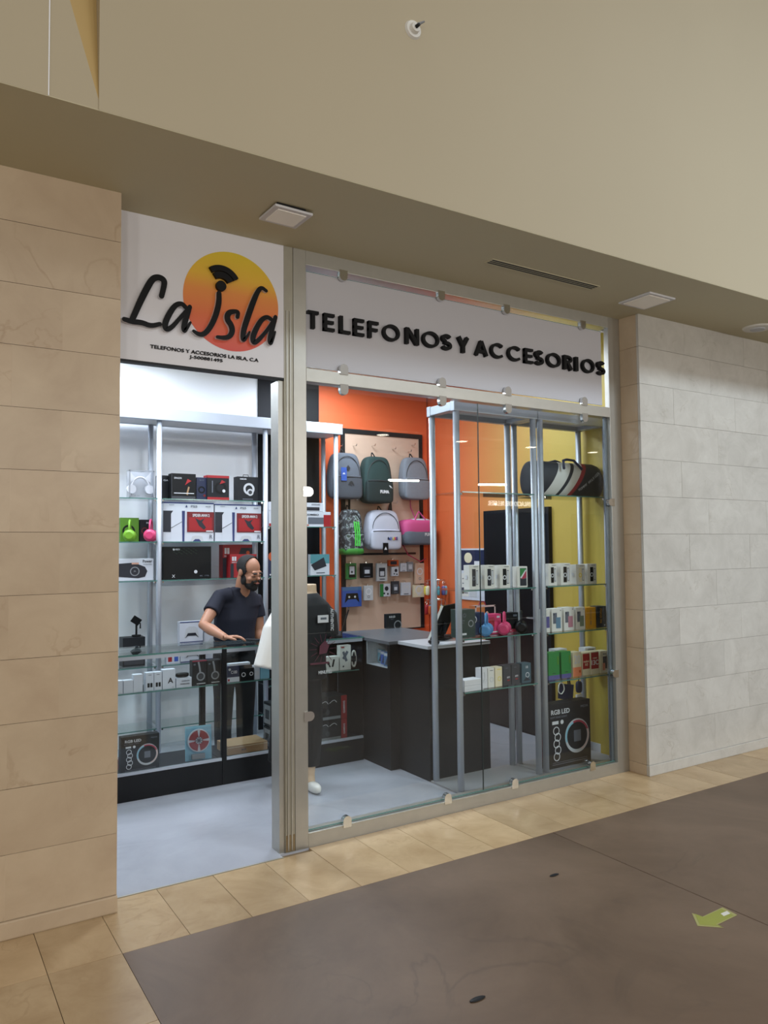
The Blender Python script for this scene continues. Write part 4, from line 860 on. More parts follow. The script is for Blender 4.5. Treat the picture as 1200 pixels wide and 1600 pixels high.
bx(868, 886, 1014, Z2[3], 'white', [('F', 'rect', .2, .8, .9, .94, 'print_mid')], 'white box standing behind the green phone boxes', .07, .40)
bx(915, 931, 1012, Z2[3], 'white', [('F', 'rect', .2, .8, .9, .94, 'print_mid')], 'white box standing behind the red phone boxes', .07, .40)
# big ring light carton at the foot
RATIO[0] = .90
ring_light_box(868, 945, 1100, .0125, .30, .09, 'large black ring light carton standing at the foot of the tower', x01=(3.905, 4.345), h=.455)
# hanging pouch, power bank and strap below the low shelf
def hung(name, u, v0, ztop, y, build, label, cat):
    p = PY(u, v0, y); o = empty(name, (p.x, y, p.z), 0, label, cat); build(o, ztop-p.z); return o
def _pouch(o, top):
    MB().prism([(-.07, 0), (.06, -.03), (.075, .09), (-.065, .11)], -.012, .012, XZ).build('pouch', 'navy', o)
    for sx in (-.05, .03, .05): MB().tube([(sx, 0, .08), (sx*.7, 0, top)], .006, 6).build('strap', 'charcoal', o)
hung('waist_pouch', 884, 1090, Z2[3]-.0095, .42, _pouch, 'navy pouch hanging on dark straps under the low tower shelf', 'pouch')
def _mic(o, top):
    MB().sup((0, 0, .10), (.030, .016, .045), .6, .8).build('body', 'navy', o, True)
    MB().box(-.03, .03, -.008, .008, -.02, .045, bev=.003).build('white_card', 'white', o)
    MB().tube([(.0, 0, .14), (.0, 0, top)], .004, 6).build('cord', 'charcoal', o)
hung('car_charger', 905, 1094, Z2[3]-.0095, .44, _mic, 'dark blue gadget hanging on a white card under the low shelf', 'gadget')
def _cable(o, top):
    MB().tube([(.03*math.cos(a*math.tau/24), .002*math.sin(a), .03+.04*math.sin(a*math.tau/24)) for a in range(24)], .004, 6, closed=True).build('loop', 'offwhite', o, True)
    MB().tube([(0, 0, .07), (0, 0, top)], .003, 6).build('cord', 'offwhite', o)
hung('white_cable', 877, 1064+18, Z2[3]-.0095, .36, _cable, 'white coiled cable hanging in front of the navy pouch', 'cable')
# duffel on the top shelf
xa, xb = PY(822, 745, .40).x, PY(931, 745, .40).x; L2 = (xb-xa)/2; RD = .145
MATS['duffel'] = ramp_mat('duffel', (1, 0, -.75), -.5, .5, [(0, '#1d2430'), (.315, '#c9cac6'), (.44, '#1d2430'), (.475, '#c9cac6'), (.555, '#8f2733'), (.60, '#1d2430'), (1, '#1d2430')], .6, 'obj', 'CONSTANT')
o = empty('duffel_bag', ((xa+xb)/2, .40, Z2[0]+.001), 0, 'navy sports duffel with white and red diagonal bands on the top shelf', 'bag')
def dn(p): return Vector((p.x, p.y, p.z if p.z > -RD*.82 else -RD*.82+(p.z+RD*.82)*.3))
b = MB(); rings = []
for k, (t, s) in enumerate(((-1, .45), (-.985, .72), (-.93, .93), (-.80, 1), (-.4, 1.0), (0, .99), (.4, 1.0), (.80, 1), (.93, .93), (.985, .72), (1, .45))):
    rings.append([Vector((t*L2, RD*s*.70*math.cos(a*math.tau/28), max(-.118, RD*s*math.sin(a*math.tau/28)))) for a in range(28)])
c = b.loft(rings).build('body', 'duffel', o, True); c.location = (0, 0, .118)
for yy in (-.06, .06):
    MB().tube([(-.10, yy*2.0, .20), (-.07, yy*1.4, .265), (-.01, yy, .278), (.05, yy*1.2, .272), (.09, yy*2.0, .20)], .010, 8).build('handle', 'navy', o, True)
MB().tube([(-L2*.9, -.02, .245), (L2*.9, -.02, .245)], .004, 6).build('zipper', 'charcoal', o)
word = 'TOMMY HILFIGER'
for i, ch in enumerate(word):
    if ch == ' ': continue
    t = i/(len(word)-1); xx = L2*(.22+.58*t); zz = .05+.135*t
    yy = -.70*math.sqrt(max(0, RD**2-(zz-.118)**2))-.004
    lettering(ch, 'print_light', o, (xx, yy, zz), .020, bold=0, rot=Matrix.Rotation(math.asin(max(-1, min(1, (zz-.118)/RD)))*-1.0, 3, 'X') @ Matrix.Rotation(-.62, 3, 'Y'))
# ================================================================ bags on the pegboard
mat('fab_grey', '#5d636e', .85, noise=.12, scale=60, bump=.1); mat('fab_grey2', '#777c86', .85, noise=.12, scale=60, bump=.1); mat('fab_dkgrey', '#464a53', .85, noise=.1, scale=60)
mat('fab_green', '#122426', .8, noise=.1, scale=40); mat('fab_green2', '#1a3535', .8, noise=.1, scale=40); mat('fab_white', '#b9bac8', .8, noise=.06, scale=40)
mat('fab_pink', '#c04c80', .7, noise=.06, scale=40); mat('fab_black', '#17181b', .8); mat('zip', '#2a2c30', .6); mat('green_neon', '#4ed04a', .5); mat('green_base', '#3a8a34', .6)
m = bpy.data.materials.new('camo'); m.use_nodes = True; nt = m.node_tree
n = nt.nodes.new('ShaderNodeTexNoise'); n.inputs['Scale'].default_value = 22; tc = nt.nodes.new('ShaderNodeTexCoord'); nt.links.new(tc.outputs['Object'], n.inputs['Vector'])
r = nt.nodes.new('ShaderNodeValToRGB'); r.color_ramp.interpolation = 'CONSTANT'; e = r.color_ramp.elements
e[0].position, e[0].color = 0, (*lin('#33363a'), 1); e[1].position, e[1].color = .5, (*lin('#5c6166'), 1); x = e.new(.56); x.color = (*lin('#8f9a9c'), 1); x = e.new(.62); x.color = (*lin('#3c4a40'), 1)
nt.links.new(n.outputs['Fac'], r.inputs[0]); nt.links.new(r.outputs[0], nt.nodes['Principled BSDF'].inputs['Base Color']); nt.nodes['Principled BSDF'].inputs['Roughness'].default_value = .8; MATS['camo'] = m
YW = 2.655
def backpack(u0, u1, v0, v1, mb, mp, label, depth=.16, lid=None):
    pa, pb = PY(u0, (v0+v1)/2, YW-.12), PY(u1, (v0+v1)/2, YW-.12); zt, zb = PY((u0+u1)/2, v0, YW-.12).z, PY((u0+u1)/2, v1, YW-.12).z
    w, h = (pb.x-pa.x), zt-zb
    o = empty('backpack', ((pa.x+pb.x)/2, YW-.035-depth/2, zb), 0, label, 'backpack', 'bags hung on the board')
    def shape(p):   # narrower towards the crown
        t = p.z/h; k = 1-.16*max(0, t-.55)/.45; return Vector((p.x*k, p.y*(1-.25*max(0, t-.6)/.4), p.z))
    MB().sup((0, 0, h/2), (w/2, depth/2, h/2), .38, .42, 36, 22, shape).build('body', mb, o, True)
    pk = MB().sup((0, -depth*.42, h*.25), (w*.47, depth*.22, h*.25), .32, .4, 28, 14).build('front_pocket', mp, o, True)
    MB().tube([(-w*.43, -depth*.6, h*.46), (0, -depth*.645, h*.47), (w*.43, -depth*.6, h*.46)], .004, 6).build('zipper', 'zip', pk)
    MB().tube([(w*.40*math.cos(a*math.pi/14), -depth*.40-.006, h*.52+h*.40*math.sin(a*math.pi/14)) for a in range(15)], .0035, 6).build('zipper', 'zip', o)
    MB().tube([(-.028, .03, h*.97), (-.004, .055, h*1.10), (.004, .055, h*1.10), (.028, .03, h*.97)], .006, 8).build('carry_loop', 'fab_black', o, True)
    for sx in (-1, 1): MB().tube([(sx*w*.22, depth*.45, h*.85), (sx*w*.36, depth*.42, h*.45), (sx*w*.30, depth*.42, .02)], .010, 8).build('shoulder_strap', mb, o, True)
    return o, w, h, depth
def cat_logo(o, x, y, z, s, m):
    MB().prism([(x-1.0*s, z+.55*s), (x-.75*s, z+.75*s), (x-.5*s, z+.6*s), (x-.1*s, z+.25*s), (x+.3*s, z-.1*s), (x+.42*s, z-.6*s), (x+.36*s, z-.62*s), (x+.2*s, z-.2*s), (x-.2*s, z+.02*s), (x-.35*s, z-.3*s), (x-.5*s, z-.3*s), (x-.42*s, z+.1*s), (x-.8*s, z+.3*s)], y-.002, y, XZ).build('leaping_emblem', m, o)
def trefoil(o, x, y, z, s, m):
    for dx, a in ((-.55, .5), (0, 0), (.55, -.5)):
        MB().prism([(x+dx*s+.34*s*math.cos(k*math.tau/14)*math.cos(a)-.7*s*math.sin(k*math.tau/14)*math.sin(-a), z+.34*s*math.cos(k*math.tau/14)*math.sin(-a)*-1+.7*s*math.sin(k*math.tau/14)*math.cos(a)) for k in range(14)], y-.0015, y, XZ).build('leaf_emblem', m, o)
o, w_, h_, d_ = backpack(514, 561, 708, 780, 'fab_grey', 'fab_dkgrey', 'grey backpack with a blue hang tag on the display board')
trefoil(o, .02, -d_*.66, h_*.33, .032, 'zip')
MB().prism([(.0, h_*.72), (.022, h_*.66), (.0, h_*.60), (-.022, h_*.66)], -d_*.5-.006, -d_*.5-.002, XZ).build('diamond_patch', 'zip', o)
t = part('hang_tag', 'blue_box', o, (-.09, -.03, -d_*.68, -d_*.67, h_*.38, h_*.66)); trefoil(t, -.06, -d_*.682, h_*.53, .014, 'white')
o, w_, h_, d_ = backpack(564, 608, 714, 787, 'fab_green2', 'fab_green', 'dark green backpack with white name and leaping emblem', .17)
lettering('PUMA', 'white', o, (w_*.12, -d_*.655, h_*.24), .032, .10, bold=.05, thick=.003); cat_logo(o, w_*.36, -d_*.64, h_*.34, .026, 'white')
o, w_, h_, d_ = backpack(627, 667, 715, 781, 'fab_grey2', 'fab_grey2', 'light grey backpack on the board beside the orange wall', .14)
o, w_, h_, d_ = backpack(531, 563, 796, 866, 'camo', 'camo', 'camouflage backpack with green stripes and green base')
for k in range(3): MB().tube([(.0+.022*k, -d_*.66, h_*.18), (.003+.022*k, -d_*.66, h_*.4), (-.002+.022*k, -d_*.50-.008, h_*.72)], .007, 6).build('stripe', 'green_neon', o)
MB().sup((0, -d_*.12, h_*.07), (w_*.5, d_*.56, h_*.085), .5, .45, 30, 10).build('base', 'green_base', o, True)
o, w_, h_, d_ = backpack(571, 621, 797, 859, 'fab_white', 'fab_white', 'pale grey-white backpack with a black hang tag', .17)
for k, (ch, c) in enumerate(zip('adidas', ('navy', 'blue_box', 'print_mid', 'yellow', 'pink', 'violet'))): lettering(ch, c, o, (w_*.02+.019*k, -d_*.66, h_*.28), .026 if ch in 'ai' else .032, bold=.03, thick=.002)
t = part('hang_tag', 'black', o, (-.06, .0, -d_*.70, -d_*.69, -.05, h_*.17)); MB().prism([(-.045, .0), (-.015, .0), (-.03, .03)], -d_*.705, -d_*.70, XZ).build('triangle', 'white', t)
MB().prism([(w_*.30, h_*.9), (w_*.40, h_*1.22), (w_*.44, h_*1.22), (w_*.50, h_*.5), (w_*.44, h_*.3)], d_*.40, d_*.46, XZ).build('hanging_strap', 'fab_black', o)
# pink duffel
pa, pb = PY(626, 830, 2.52), PY(676, 830, 2.52); zt, zb = PY(650, 812, 2.52).z, PY(650, 851, 2.52).z; w_, h_ = pb.x-pa.x, zt-zb
o = empty('sports_bag', ((pa.x+pb.x)/2, 2.535, zb), 0, 'pink and grey sports bag hung below the light grey backpack', 'bag', 'bags hung on the board')
MB().sup((0, 0, h_*.62), (w_*.5, .10, h_*.40), .5, .5, 32, 14).build('upper_body', 'fab_pink', o, True)
MB().sup((0, -.002, h_*.28), (w_*.485, .10, h_*.30), .3, .4, 32, 12).build('lower_body', 'fab_grey', o, True)
MB().sup((.02, -.03, h_*.95), (w_*.30, .05, h_*.09), .6, .6).build('top_flap', 'fab_white', o, True)
MB().tube([(-w_*.2, -.09, h_*.7), (-w_*.14, -.07, h_*1.05), (0, -.05, h_*1.32), (w_*.14, -.07, h_*1.05), (w_*.22, -.09, h_*.7)], .008, 8).build('handle', 'fab_pink', o, True)
MB().tube([(0, .0, h_*1.0), (0, .09, h_*1.5), (.0, .10, h_*1.9)], .006, 8).build('carry_strap', 'fab_pink', o, True)
MB().tube([(-w_*.42, .02, h_*.1), (-w_*.25, .0, -.10), (.05, .0, -.17), (w_*.3, .0, -.14)], .006, 8).build('shoulder_strap', 'pink_red', o, True)
lettering('PUMA', 'lightgrey', o, (w_*.22, -.104, h_*.40), .032, .10, bold=.05, thick=.003)
# ================================================================ hang-sell packs on the board
def pack(u0, u1, v0, v1, m, kind, label, m2='print_dark', yy=2.60):
    pa, pb = PY(u0, (v0+v1)/2, yy), PY(u1, (v0+v1)/2, yy); zt, zb = PY((u0+u1)/2, v0, yy).z, PY((u0+u1)/2, v1, yy).z; w, h = pb.x-pa.x, zt-zb
    o = MB().box(-w/2, w/2, -.012, .012, 0, h, bev=.002).build('hang_pack', m, None, loc=((pa.x+pb.x)/2, yy, zb)); tag(o, label, 'package', 'packs hung on the board')
    MB().tube([(0, .005, h), (0, .005, h+.012), (0, YW-yy-.001, h+.014)], .003, 6).build('hook', 'chrome', o)
    F = lambda *a: a
    if kind == 'charger': pr = [('F', 'rect', .25, .9, .1, .85, 'black'), ('F', 'rect', .32, .8, .3, .8, 'ps_white'), ('F', 'disc', .55, .45, .1, 'dark')]
    elif kind == 'window': pr = [('F', 'rect', .2, .8, .25, .75, m2), ('F', 'rect', .3, .7, .3, .55, 'ps_white'), ('F', 'rect', .25, .75, .08, .14, 'print_mid')]
    elif kind == 'buds': pr = [('F', 'disc', .6, .62, .2, m2), ('F', 'disc', .35, .25, .09, m2), ('F', 'disc', .72, .2, .09, m2)]
    elif kind == 'coil': pr = [('F', 'ring', .5, .6, .33, 'white', .22), ('F', 'ring', .5, .25, .14, m2, .08)]
    elif kind == 'pad': pr = [('F', 'rect', 0, 1, .82, 1, 'steel_blue'), ('F', 'poly', [(.12, .2), (.2, .68), (.8, .68), (.88, .2), (.7, .38), (.3, .38)], 'black'), ('F', 'disc', .35, .5, .05, 'print_light'), ('F', 'disc', .65, .5, .05, 'print_light')]
    else: pr = [('F', 'rect', .2, .8, .2, .8, m2)]
    face_prints(o, w, .024, h, pr); return o
for a in ((540, 556, 880, 905, 'green_box', 'charger', 'green charger box under the camouflage backpack'), (563, 582, 880, 903, 'black', 'window', 'black pack with a white window beside the green charger box'),
          (588, 604, 880, 908, 'lightgrey', 'window', 'tall silver pack under the black hang tag'), (601+5, 622, 875, 884, 'orange', 'plain', 'bright orange pack high in the row'),
          (611, 622, 886, 900, 'ps_white', 'buds', 'small white earbud pack under the orange one'), (625, 634.5, 880, 893, 'ps_white', 'window', 'little white pack between the orange pack and a grey one', 'lightgrey'),
          (635.5, 645, 878, 893, 'grey', 'window', 'little grey pack near the board frame', 'lightgrey'), (648, 662, 880, 912, 'peg_beige', 'coil', 'long clear pack with coiled white earphones near the frame', 'grey'),
          (534, 564, 917, 948, 'blue_box', 'pad', 'blue pack with a black game controller'), (568, 582, 915, 938, 'lightgrey', 'coil', 'pale pack with white coiled cable beside the blue controller pack', 'grey'),
          (594, 609, 912, 932, 'ps_white', 'buds', 'white earbud pack with a green side in the lower row'), (611.5, 623, 908, 928, 'dark', 'window', 'dark slim pack in the lower row', 'print_mid'),
          (626, 641, 910, 930, 'ps_white', 'window', 'white adapter pack beside the dark slim pack', 'print_light'), (645, 662, 914, 933, 'cream', 'coil', 'pack with a thick white coil at the end of the lower row', 'white')):
    o = pack(*a[:4], a[4], a[5], a[6], *(a[7:8]))
    if 'green side' in a[6]:
        w2 = max(v.co.x for v in o.data.vertices); hh = max(v.co.z for v in o.data.vertices); part('green_side', 'green_box', o, (-w2-.002, -w2*.45, -.0135, .0, .001, hh-.001))
# ring light carton and keychains by the desk
carton(627, 661, 970, .9225, 1.72, .04, 'charcoal', [('F', 'text', 'RGB LED', .38, .8, .14, .4, 'print_light'), ('F', 'text', 'MJ26', .38, .62, .07, .2, 'print_mid'), ('F', 'ring', .75, .2, .26, 'grey', .2)], 'small dark ring light carton standing on the back of the cash desk', 'box', x01=(3.46, 3.61), h=.12)
KX, KY = PY(681, 950, 2.40).x, 2.40
kr = empty('keychain_rack', (KX, KY, 0), 0, 'wire stand hung with colourful keychains in the orange corner', 'rack')
MB().tube([(0, 0, 0.001), (0, 0, .012)], .10, 24).build('foot', 'charcoal', kr)
MB().tube([(0, 0, .012), (0, 0, 1.32)], .006, 8).build('pole', 'chrome', kr)
RK = .095
for lv in (1.28, 1.09):
    MB().tube([(RK*math.cos(a*math.tau/24), RK*math.sin(a*math.tau/24), lv) for a in range(24)], .003, 6, closed=True).build('ring', 'chrome', kr)
    MB().tube([(-RK, 0, lv), (RK, 0, lv)], .003, 6).build('cross_wire', 'chrome', kr)
KC = ('pink', 'teal', 'yellow', 'red', 'violet', 'cream', 'orange', 'cyan_box', 'lime', 'offwhite')
KN = ('pink', 'teal', 'yellow', 'red', 'violet', 'cream', 'orange', 'pale blue', 'lime', 'white')
for i in range(20):
    a = (i % 10)/10*math.tau+(.3 if i > 9 else 0); lv = 1.275 if i < 10 else 1.085; c = KC[(i*3+i//10) % 10]
    k = empty('keychain', (KX+RK*math.cos(a), KY+RK*math.sin(a), lv-.145), a, f'{KN[(i*3+i//10)%10]} rubber keychain hanging on the {"upper" if i<10 else "lower"} ring of the stand', 'keychain', 'keychains on the wire stand')
    MB().sup((0, 0, .048), (.022, .014, .046), .6, .8, 14, 8).build('charm', c, k, True)
    MB().tube([(.0, 0, .092), (.008, 0, .118), (0, 0, .1405), (-.008, 0, .118)], .0025, 5, closed=True).build('ring', 'chrome', k)
# tablet till on the desk, laptop on the counter
o = empty('tablet_till', (3.40, .86, .923), -2.564, 'black till screen with a silver edge leaning on the cash desk', 'screen')
MB().box(-.09, .09, -.06, .06, 0, .012, bev=.004).build('foot', 'charcoal', o)
c = MB().box(-.17, .17, -.006, .006, -.01, .25, bev=.004).build('screen', 'black', o); c.location = (0, -.03, .028); c.rotation_euler = (-.42, 0, 0)
MB().box(.168, .173, -.0085, .0085, -.011, .252).build('silver_edge', 'offwhite', c)
MB().tube([(0, .0, .01), (0, .03, .12)], .014, 10).build('stand', 'charcoal', o)
o = MB().box(3.24, 3.40, .60, .70, .9235, .9245).build('paper_sheet', 'white', None); tag(o, 'white sheet of paper on the light part of the cash desk', 'paper')
o = MB().sup((3.17, .64, .938), (.03, .05, .014), .6, .8).build('computer_mouse', 'black', None, True); tag(o, 'small black computer mouse on the cash desk', 'mouse')
lp = PZ(548, 990, .94)
o = empty('laptop', (2.815, 1.545, .930), -2.086, 'open dark laptop standing on the counter end near the desk', 'laptop')
MB().box(-.15, .15, -.10, .10, 0.0005, .014, bev=.003).build('base', 'charcoal', o)
c = MB().box(-.15, .15, -.004, .004, 0, .20, bev=.003).build('screen', 'black', o); c.location = (0, .10, .014); c.rotation_euler = (-.30, 0, 0)
part('keyboard', 'dark', o, (-.13, .13, -.02, .08, .014, .0155))
# notices on the side wall
pp = [PX(720, 857, 4.598), PX(761, 857, 4.598)]
o = empty('notice_board', (4.598, (pp[0].y+pp[1].y)/2, 1.10), 0, 'white framed notice with a dark picture and paper sheets beside the black door', 'notice')
hw = abs(pp[0].y-pp[1].y)/2
part('backing', 'ps_white', o, (-.012, 0, -hw, hw, 0, .49))
part('picture', 'navy', o, (-.0135, -.012, -hw*.92, hw*.92, .28, .475))
MB().sup((-.014, -hw*-.35, .40), (.002, .06, .05)).build('yellow_shape', 'cream', o, True)
part('sheet', 'white', o, (-.0145, -.0125, -hw*.55, -hw*.12, .30, .37)); 
for k in range(3): part('sheet', ('ps_white', 'lightgrey', 'offwhite')[k], o, (-.014, -.0122, -hw*.9+k*hw*.62, -hw*.9+k*hw*.62+hw*.54, .03, .25))
for k in range(4): part('text_line', 'print_mid', o, (-.0146, -.014, hw*.40, hw*.82, .06+.045*k, .07+.045*k))
# ================================================================ figures
def remesh(o, vox, it=6):
    mo = o.modifiers.new('r', 'REMESH'); mo.mode = 'VOXEL'; mo.voxel_size = vox; mo.use_smooth_shade = True
    if it:
        sm = o.modifiers.new('s', 'SMOOTH'); sm.iterations = it; sm.factor = .5
    bpy.context.view_layer.update(); dg = bpy.context.evaluated_depsgraph_get(); me = bpy.data.meshes.new_from_object(o.evaluated_get(dg))
    o.modifiers.clear(); mt = o.data.materials[0] if o.data.materials else None
    old = o.data; o.data = me; bpy.data.meshes.remove(old); me.materials.clear(); me.materials.append(mt)
    for p in me.polygons: p.use_smooth = True
def ell_rings(spec, n=24):
    """spec: list of (cx,cy,z,rx,ry)"""
    return [[Vector((cx+rx*math.cos(a*math.tau/n), cy+ry*math.sin(a*math.tau/n), z)) for a in range(n)] for cx, cy, z, rx, ry in spec]
mat('skin', '#a2735a', .55, noise=.05, scale=20); mat('skin_lip', '#a5625a', .5); mat('hair', '#120f0e', .8, noise=.3, scale=300, bump=.3); mat('tee_navy', '#0b0e20', .85, noise=.1, scale=30); mat('trouser', '#0f0f12', .85)
# ---- shopkeeper
man = empty('person', (2.20, 1.97, 0), 0, 'man in a navy T-shirt and black trousers leaning over the counter, looking down', 'person')
ML = man.location
def pl(u, v, y): p = PY(u, v, y); return p-ML
HD = PY(389, 893, 1.84)-ML                         # head centre
RH = Matrix.Rotation(math.radians(24), 3, 'Z') @ Matrix.Rotation(math.radians(20), 3, 'X') @ Matrix.Rotation(math.radians(-4), 3, 'Y')
hx = lambda p: HD + RH @ Vector(p)
def hs(b, c, r, nu=20, nv=12, e=1.0): b.sup(c, r, e, e, nu, nv, lambda p: hx(p)); return b
Rs, Ls = pl(343, 933, 1.93), pl(400, 938, 2.00)
Re, Rw = pl(318, 977, 1.80), pl(352, 996, 1.55)
Le, Lw = pl(405, 985, 1.99), pl(408, 1014, 1.92)
nk = (Rs+Ls)/2+Vector((.025, -.035, .068))
B = MB()
hs(B, (0, .012, .032), (.076, .097, .088), 28, 18); hs(B, (0, -.028, -.028), (.064, .072, .085), 24, 16); hs(B, (0, -.046, -.078), (.048, .048, .036))
hs(B, (0, -.098, .004), (.011, .014, .022), 12, 8); hs(B, (0, -.113, -.018), (.015, .014, .011), 12, 8); hs(B, (0, -.082, .026), (.052, .013, .011), 16, 8)
for s in (-1, 1):
    hs(B, (s*.078, .012, -.004), (.010, .024, .034), 12, 8); hs(B, (s*.031, -.082, .0), (.018, .013, .011), 12, 8); hs(B, (s*.043, -.066, -.03), (.022, .024, .02), 12, 8)
hs(B, (0, -.098, -.052), (.024, .012, .010), 12, 8)
B.tube([hx((0, .03, -.04)), hx((0, .035, -.10)), nk+Vector((0, .01, -.03)), nk+Vector((0, .02, -.10))], [.055, .056, .064, .08], 18)
# trunk, pelvis and legs inside the clothes
mid = (Rs+Ls)/2
wx, wy = pl(366, 1010, 1.97).x, 0.0
B.loft(ell_rings([(wx, .0, .86, .14, .095), (wx, .0, 1.0, .14, .095), (mid.x, mid.y+.02, 1.16, .15, .10), (mid.x, mid.y+.01, mid.z-.02, .16, .085), (mid.x, mid.y, mid.z+.03, .09, .06)]))
for s, sh_, el_, wr_ in ((-1, Rs, Re, Rw), (1, Ls, Le, Lw)):
    B.tube([sh_+Vector((s*-.05, 0, .0)), sh_, sh_.lerp(el_, .5), el_, el_.lerp(wr_, .35), wr_.lerp(el_, .25), wr_], [.045, .052, .047, .040, .042, .031, .026], 16)
for s in (-1, 1): B.tube([(wx+s*.075, .0, .92), (wx+s*.09, -.01, .48), (wx+s*.09, .01, .09), (wx+s*.09, -.02, .05)], [.08, .058, .04, .038], 14)
def hand(b, wr, dirv, up, side, L=.085, curl=.5, thumb=1):
    d = dirv.normalized(); u_ = (up-d*up.dot(d)).normalized(); s_ = d.cross(u_).normalized()*side
    pal = [wr, wr+d*.03, wr+d*.06, wr+d*.085]
    for off in (-.026, -.009, .009, .026): b.tube([wr+s_*off*.6, wr+d*.045+s_*off, wr+d*.085+s_*off], [.013, .0145, .012], 8)
    tips = []
    for k, (off, ln) in enumerate(((-.028, .060), (-.0095, .074), (.0095, .080), (.028, .070))):
        p0 = wr+d*.082+s_*off; c = curl*(1.15-.12*k)
        p1 = p0+(d*math.cos(c*.6)-u_*math.sin(c*.6))*ln*.45
        p2 = p1+(d*math.cos(c*1.5)-u_*math.sin(c*1.5))*ln*.32
        p3 = p2+(d*math.cos(c*2.2)-u_*math.sin(c*2.2))*ln*.26
        b.tube([p0, p1, p2, p3], [.0095, .009, .0085, .0065], 8)
    t0 = wr+d*.025+s_*.024; t1 = t0+(d*.6+s_*.75-u_*.15)*.036; t2 = t1+(d*.95+s_*.2-u_*.3)*.032; t3 = t2+(d*1.0-u_*.35)*.022
    b.tube([t0, t1, t2, t3], [.014, .011, .0098, .0075], 8)
hand(B, Rw, pl(380, 994, 1.47)-Rw, Vector((-.2, .25, 1)), 1, curl=.42)
hand(B, Lw, Vector((.02, -.05, -1)), Vector((.9, .3, 0)), -1, curl=.35)
body = B.build('body', 'skin', man, True); remesh(body, .0045, 5)
# hair, beard, brows, lashes, lips
H = MB(); bm = H.bm
hs(H, (0, .014, .034), (.0795, .100, .0905), 96, 60)
inv = RH.transposed()
kill = []
for f in bm.faces:
    c = inv @ (f.calc_center_median()-HD)
    top = c.z > .06
    yt = -.012 if c.z > .075 else (-.012-.030*(.075-c.z)/.055 if c.z > .02 else -.042+.034*(.02-c.z)/.05)
    front = c.y < yt
    if front or c.z < (-.055 if c.y > .03 else -.035): kill.append(f)
bmesh.ops.delete(bm, geom=kill, context='FACES')
hr = H.build('hair', 'hair', man, True)
so_ = hr.modifiers.new('t', 'SOLIDIFY'); so_.thickness = .004; so_.offset = 1
Q = MB()
hs(Q, (0, -.052, -.088), (.054, .056, .042), 24, 14); hs(Q, (0, -.078, -.098), (.034, .036, .034), 18, 12)
for s in (-1, 1):
    hs(Q, (s*.060, -.018, -.055), (.013, .030, .042), 14, 10); hs(Q, (s*.066, .0, -.02), (.008, .014, .03), 10, 8); hs(Q, (s*.020, -.106, -.040), (.019, .010, .0085), 12, 8); hs(Q, (s*.037, -.092, -.058), (.010, .012, .022), 10, 8)
bd = Q.build('beard', 'hair', man, True); remesh(bd, .004, 3)
L_ = MB(); hs(L_, (0, -.112, -.056), (.020, .007, .0055), 14, 8); L_.build('lips', 'skin_lip', man, True)
for s in (-1, 1):
    e_ = MB(); hs(e_, (s*.033, -.0985, .021), (.022, .009, .0055), 12, 6); e_.build('eyebrow', 'hair', man, True)
    e_ = MB(); hs(e_, (s*.032, -.0965, -.004), (.015, .004, .0022), 12, 6); e_.build('eyelashes', 'hair', man, True)
# T-shirt
T = MB()
T.loft(ell_rings([(wx, .0, .90, .165, .118), (wx, .0, .96, .165, .118), (wx+.01, -.005, 1.06, .172, .122), (mid.x, mid.y+.02, 1.16, .182, .125), (mid.x, mid.y+.012, mid.z-.06, .196, .118), (mid.x, mid.y+.008, mid.z+.02, .175, .095), (mid.x+.01, mid.y-.005, mid.z+.062, .115, .08), (nk.x, nk.y+.010, nk.z+.026, .080, .080)], 30))
for sh_, el_, s in ((Rs, Re, -1), (Ls, Le, 1)):
    T.tube([sh_+Vector((-s*.09, 0, .005)), sh_+Vector((0, 0, .0)), sh_.lerp(el_, .35), sh_.lerp(el_, .55)], [.070, .062, .062, .064], 20)
ts = T.build('t_shirt', 'tee_navy', man, True); remesh(ts, .006, 16)
P_ = MB()
P_.loft(ell_rings([(wx, .0, .80, .158, .112), (wx, .0, .93, .150, .105)], 26))
for s in (-1, 1): P_.tube([(wx+s*.072, .0, .86), (wx+s*.085, -.005, .66), (wx+s*.09, -.01, .46), (wx+s*.09, .01, .2), (wx+s*.09, .0, .055)], [.092, .092, .076, .066, .064], 20)
tz = P_.build('trousers', 'trouser', man, True); remesh(tz, .008, 6)
for s in (-1, 1): MB().sup((wx+s*.09, -.05, .035), (.045, .125, .034), .6, .7).build('shoe', 'black', man, True)
ph = pl(398, 1002, 1.52)
o = empty('mobile_phone', (ML.x+ph.x, 1.56, .9308), .5, 'black mobile phone lying on the counter glass by the man\'s hand', 'phone')
MB().box(-.038, .038, -.075, .075, 0, .009, bev=.003).build('case', 'black', o); part('screen', 'charcoal', o, (-.034, .034, -.070, .070, .009, .0096))
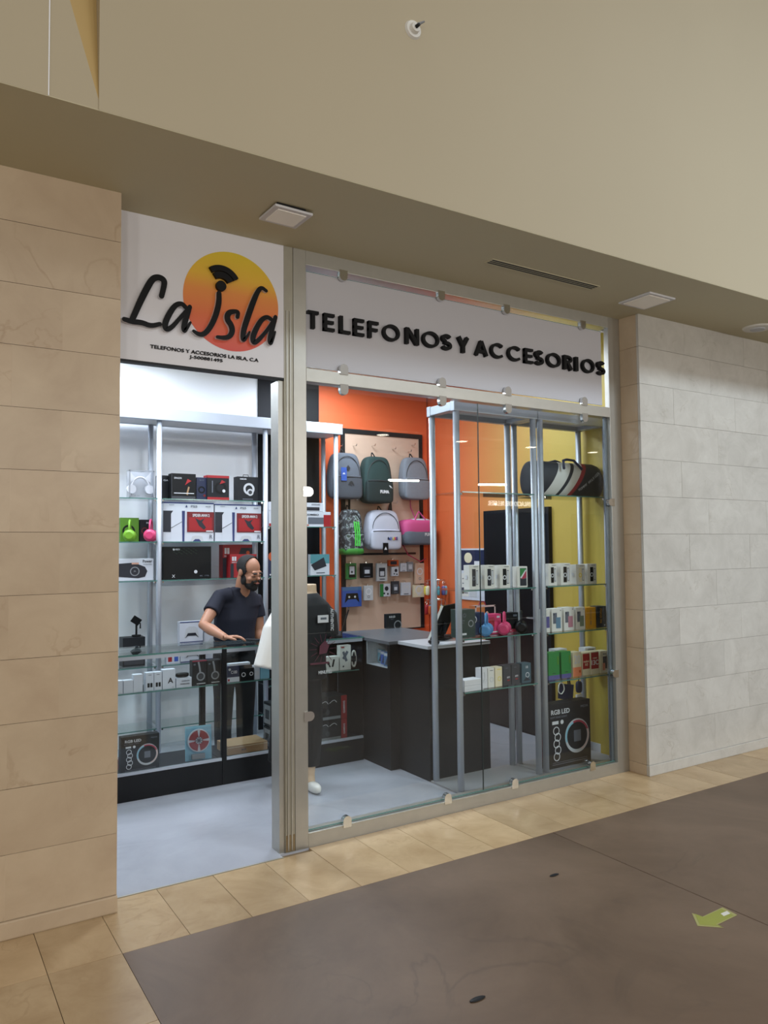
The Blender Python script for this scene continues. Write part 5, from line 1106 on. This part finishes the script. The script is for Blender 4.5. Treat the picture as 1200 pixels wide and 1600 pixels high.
# ---- mannequin
mat('mann_skin', '#c9ad90', .5); mat('mann_white', '#dcdad4', .4)
mq = empty('mannequin', (2.27, .97, 0), 0, 'headless mannequin in a black printed T-shirt and black trousers by the post', 'mannequin')
b = MB()
b.loft(ell_rings([(0, 0, .70, .13, .09), (0, 0, .95, .13, .09), (.02, 0, 1.2, .17, .09), (.06, 0, 1.27, .11, .07), (.085, 0, 1.305, .058, .055), (.09, 0, 1.36, .052, .05)], 24))
b.tube([(.05, -.05, .75), (.06, -.09, .42), (.05, -.08, .10), (.045, -.10, .05)], [.075, .055, .034, .034], 14)
b.tube([(-.06, .05, .75), (-.07, .09, .42), (-.10, .12, .10), (-.105, .11, .05)], [.075, .055, .034, .034], 14)
bo = b.build('body', 'mann_skin', mq, True); remesh(bo, .007, 4)
b = MB()
b.loft(ell_rings([(0.03, 0, .72, .185, .13), (0.03, 0, .80, .178, .125), (.03, 0, .98, .182, .125), (.04, 0, 1.14, .205, .125), (.05, 0, 1.22, .19, .11), (.075, 0, 1.272, .10, .085), (.088, 0, 1.30, .064, .062)], 30))
b.tube([(.15, 0, 1.20), (.225, -.02, 1.13), (.235, -.02, 1.0)], [.075, .068, .066], 18)
ts = b.build('t_shirt', 'fab_black', mq, True); remesh(ts, .008, 6)
b = MB(); b.tube([(-.10, 0, 1.18), (-.17, -.02, 1.06), (-.205, -.04, .93), (-.235, -.05, .82)], [.07, .085, .092, .098], 20)
sl = b.build('white_sleeve', 'mann_white', mq, True); remesh(sl, .008, 3); sl['label'] = 'wide white sleeve'
b = MB(); b.loft(ell_rings([(.01, 0, .66, .15, .115), (.01, 0, .76, .15, .115)], 24))
b.tube([(.05, -.04, .72), (.06, -.085, .42), (.055, -.08, .16)], [.10, .08, .062], 18); b.tube([(-.05, .05, .72), (-.07, .09, .42), (-.10, .12, .16)], [.10, .08, .062], 18)
tz = b.build('trousers', 'trouser', mq, True); remesh(tz, .009, 4)
for fx, fy in ((.045, -.115), (-.105, .10)): MB().sup((fx, fy-.03, .034), (.034, .085, .033), .8, .9).build('foot', 'mann_white', mq, True)
mat('tee_print', '#5a2a3a', .7)
YT = -.134
lettering('AUTHENTIC', 'print_light', mq, (.205, -.118, 1.12), .022, .15, rot=Matrix.Rotation(math.pi/2, 3, 'Y') , thick=.004)
part('price_tag', 'white', mq, (.085, .165, -.142, -.138, 1.105, 1.155)); part('tag_print', 'print_mid', mq, (.105, .15, -.1425, -.142, 1.125, 1.140))
c = MB()
for k in range(14):
    a = k*math.tau/14; c.ribbon([(.125+.05*math.cos(a), .93+.05*math.sin(a)), (.125+.10*math.cos(a), .93+.10*math.sin(a))], .003, YT-.006, YT-.004, XZ, 0, False)
tag(c.build('sunburst_print', 'tee_print', mq), kind='stuff')
MB().prism([(.095, .895), (.15, .90), (.17, .95), (.14, .985), (.10, .95)], YT-.006, YT-.002, XZ).build('red_print', 'tee_print', mq)
part('band_print', 'tee_print', mq, (.03, .17, YT-.004, YT, .83, .842)); lettering('MINUTES', 'print_light', mq, (.14, YT-.004, .775), .022, .10, thick=.003)
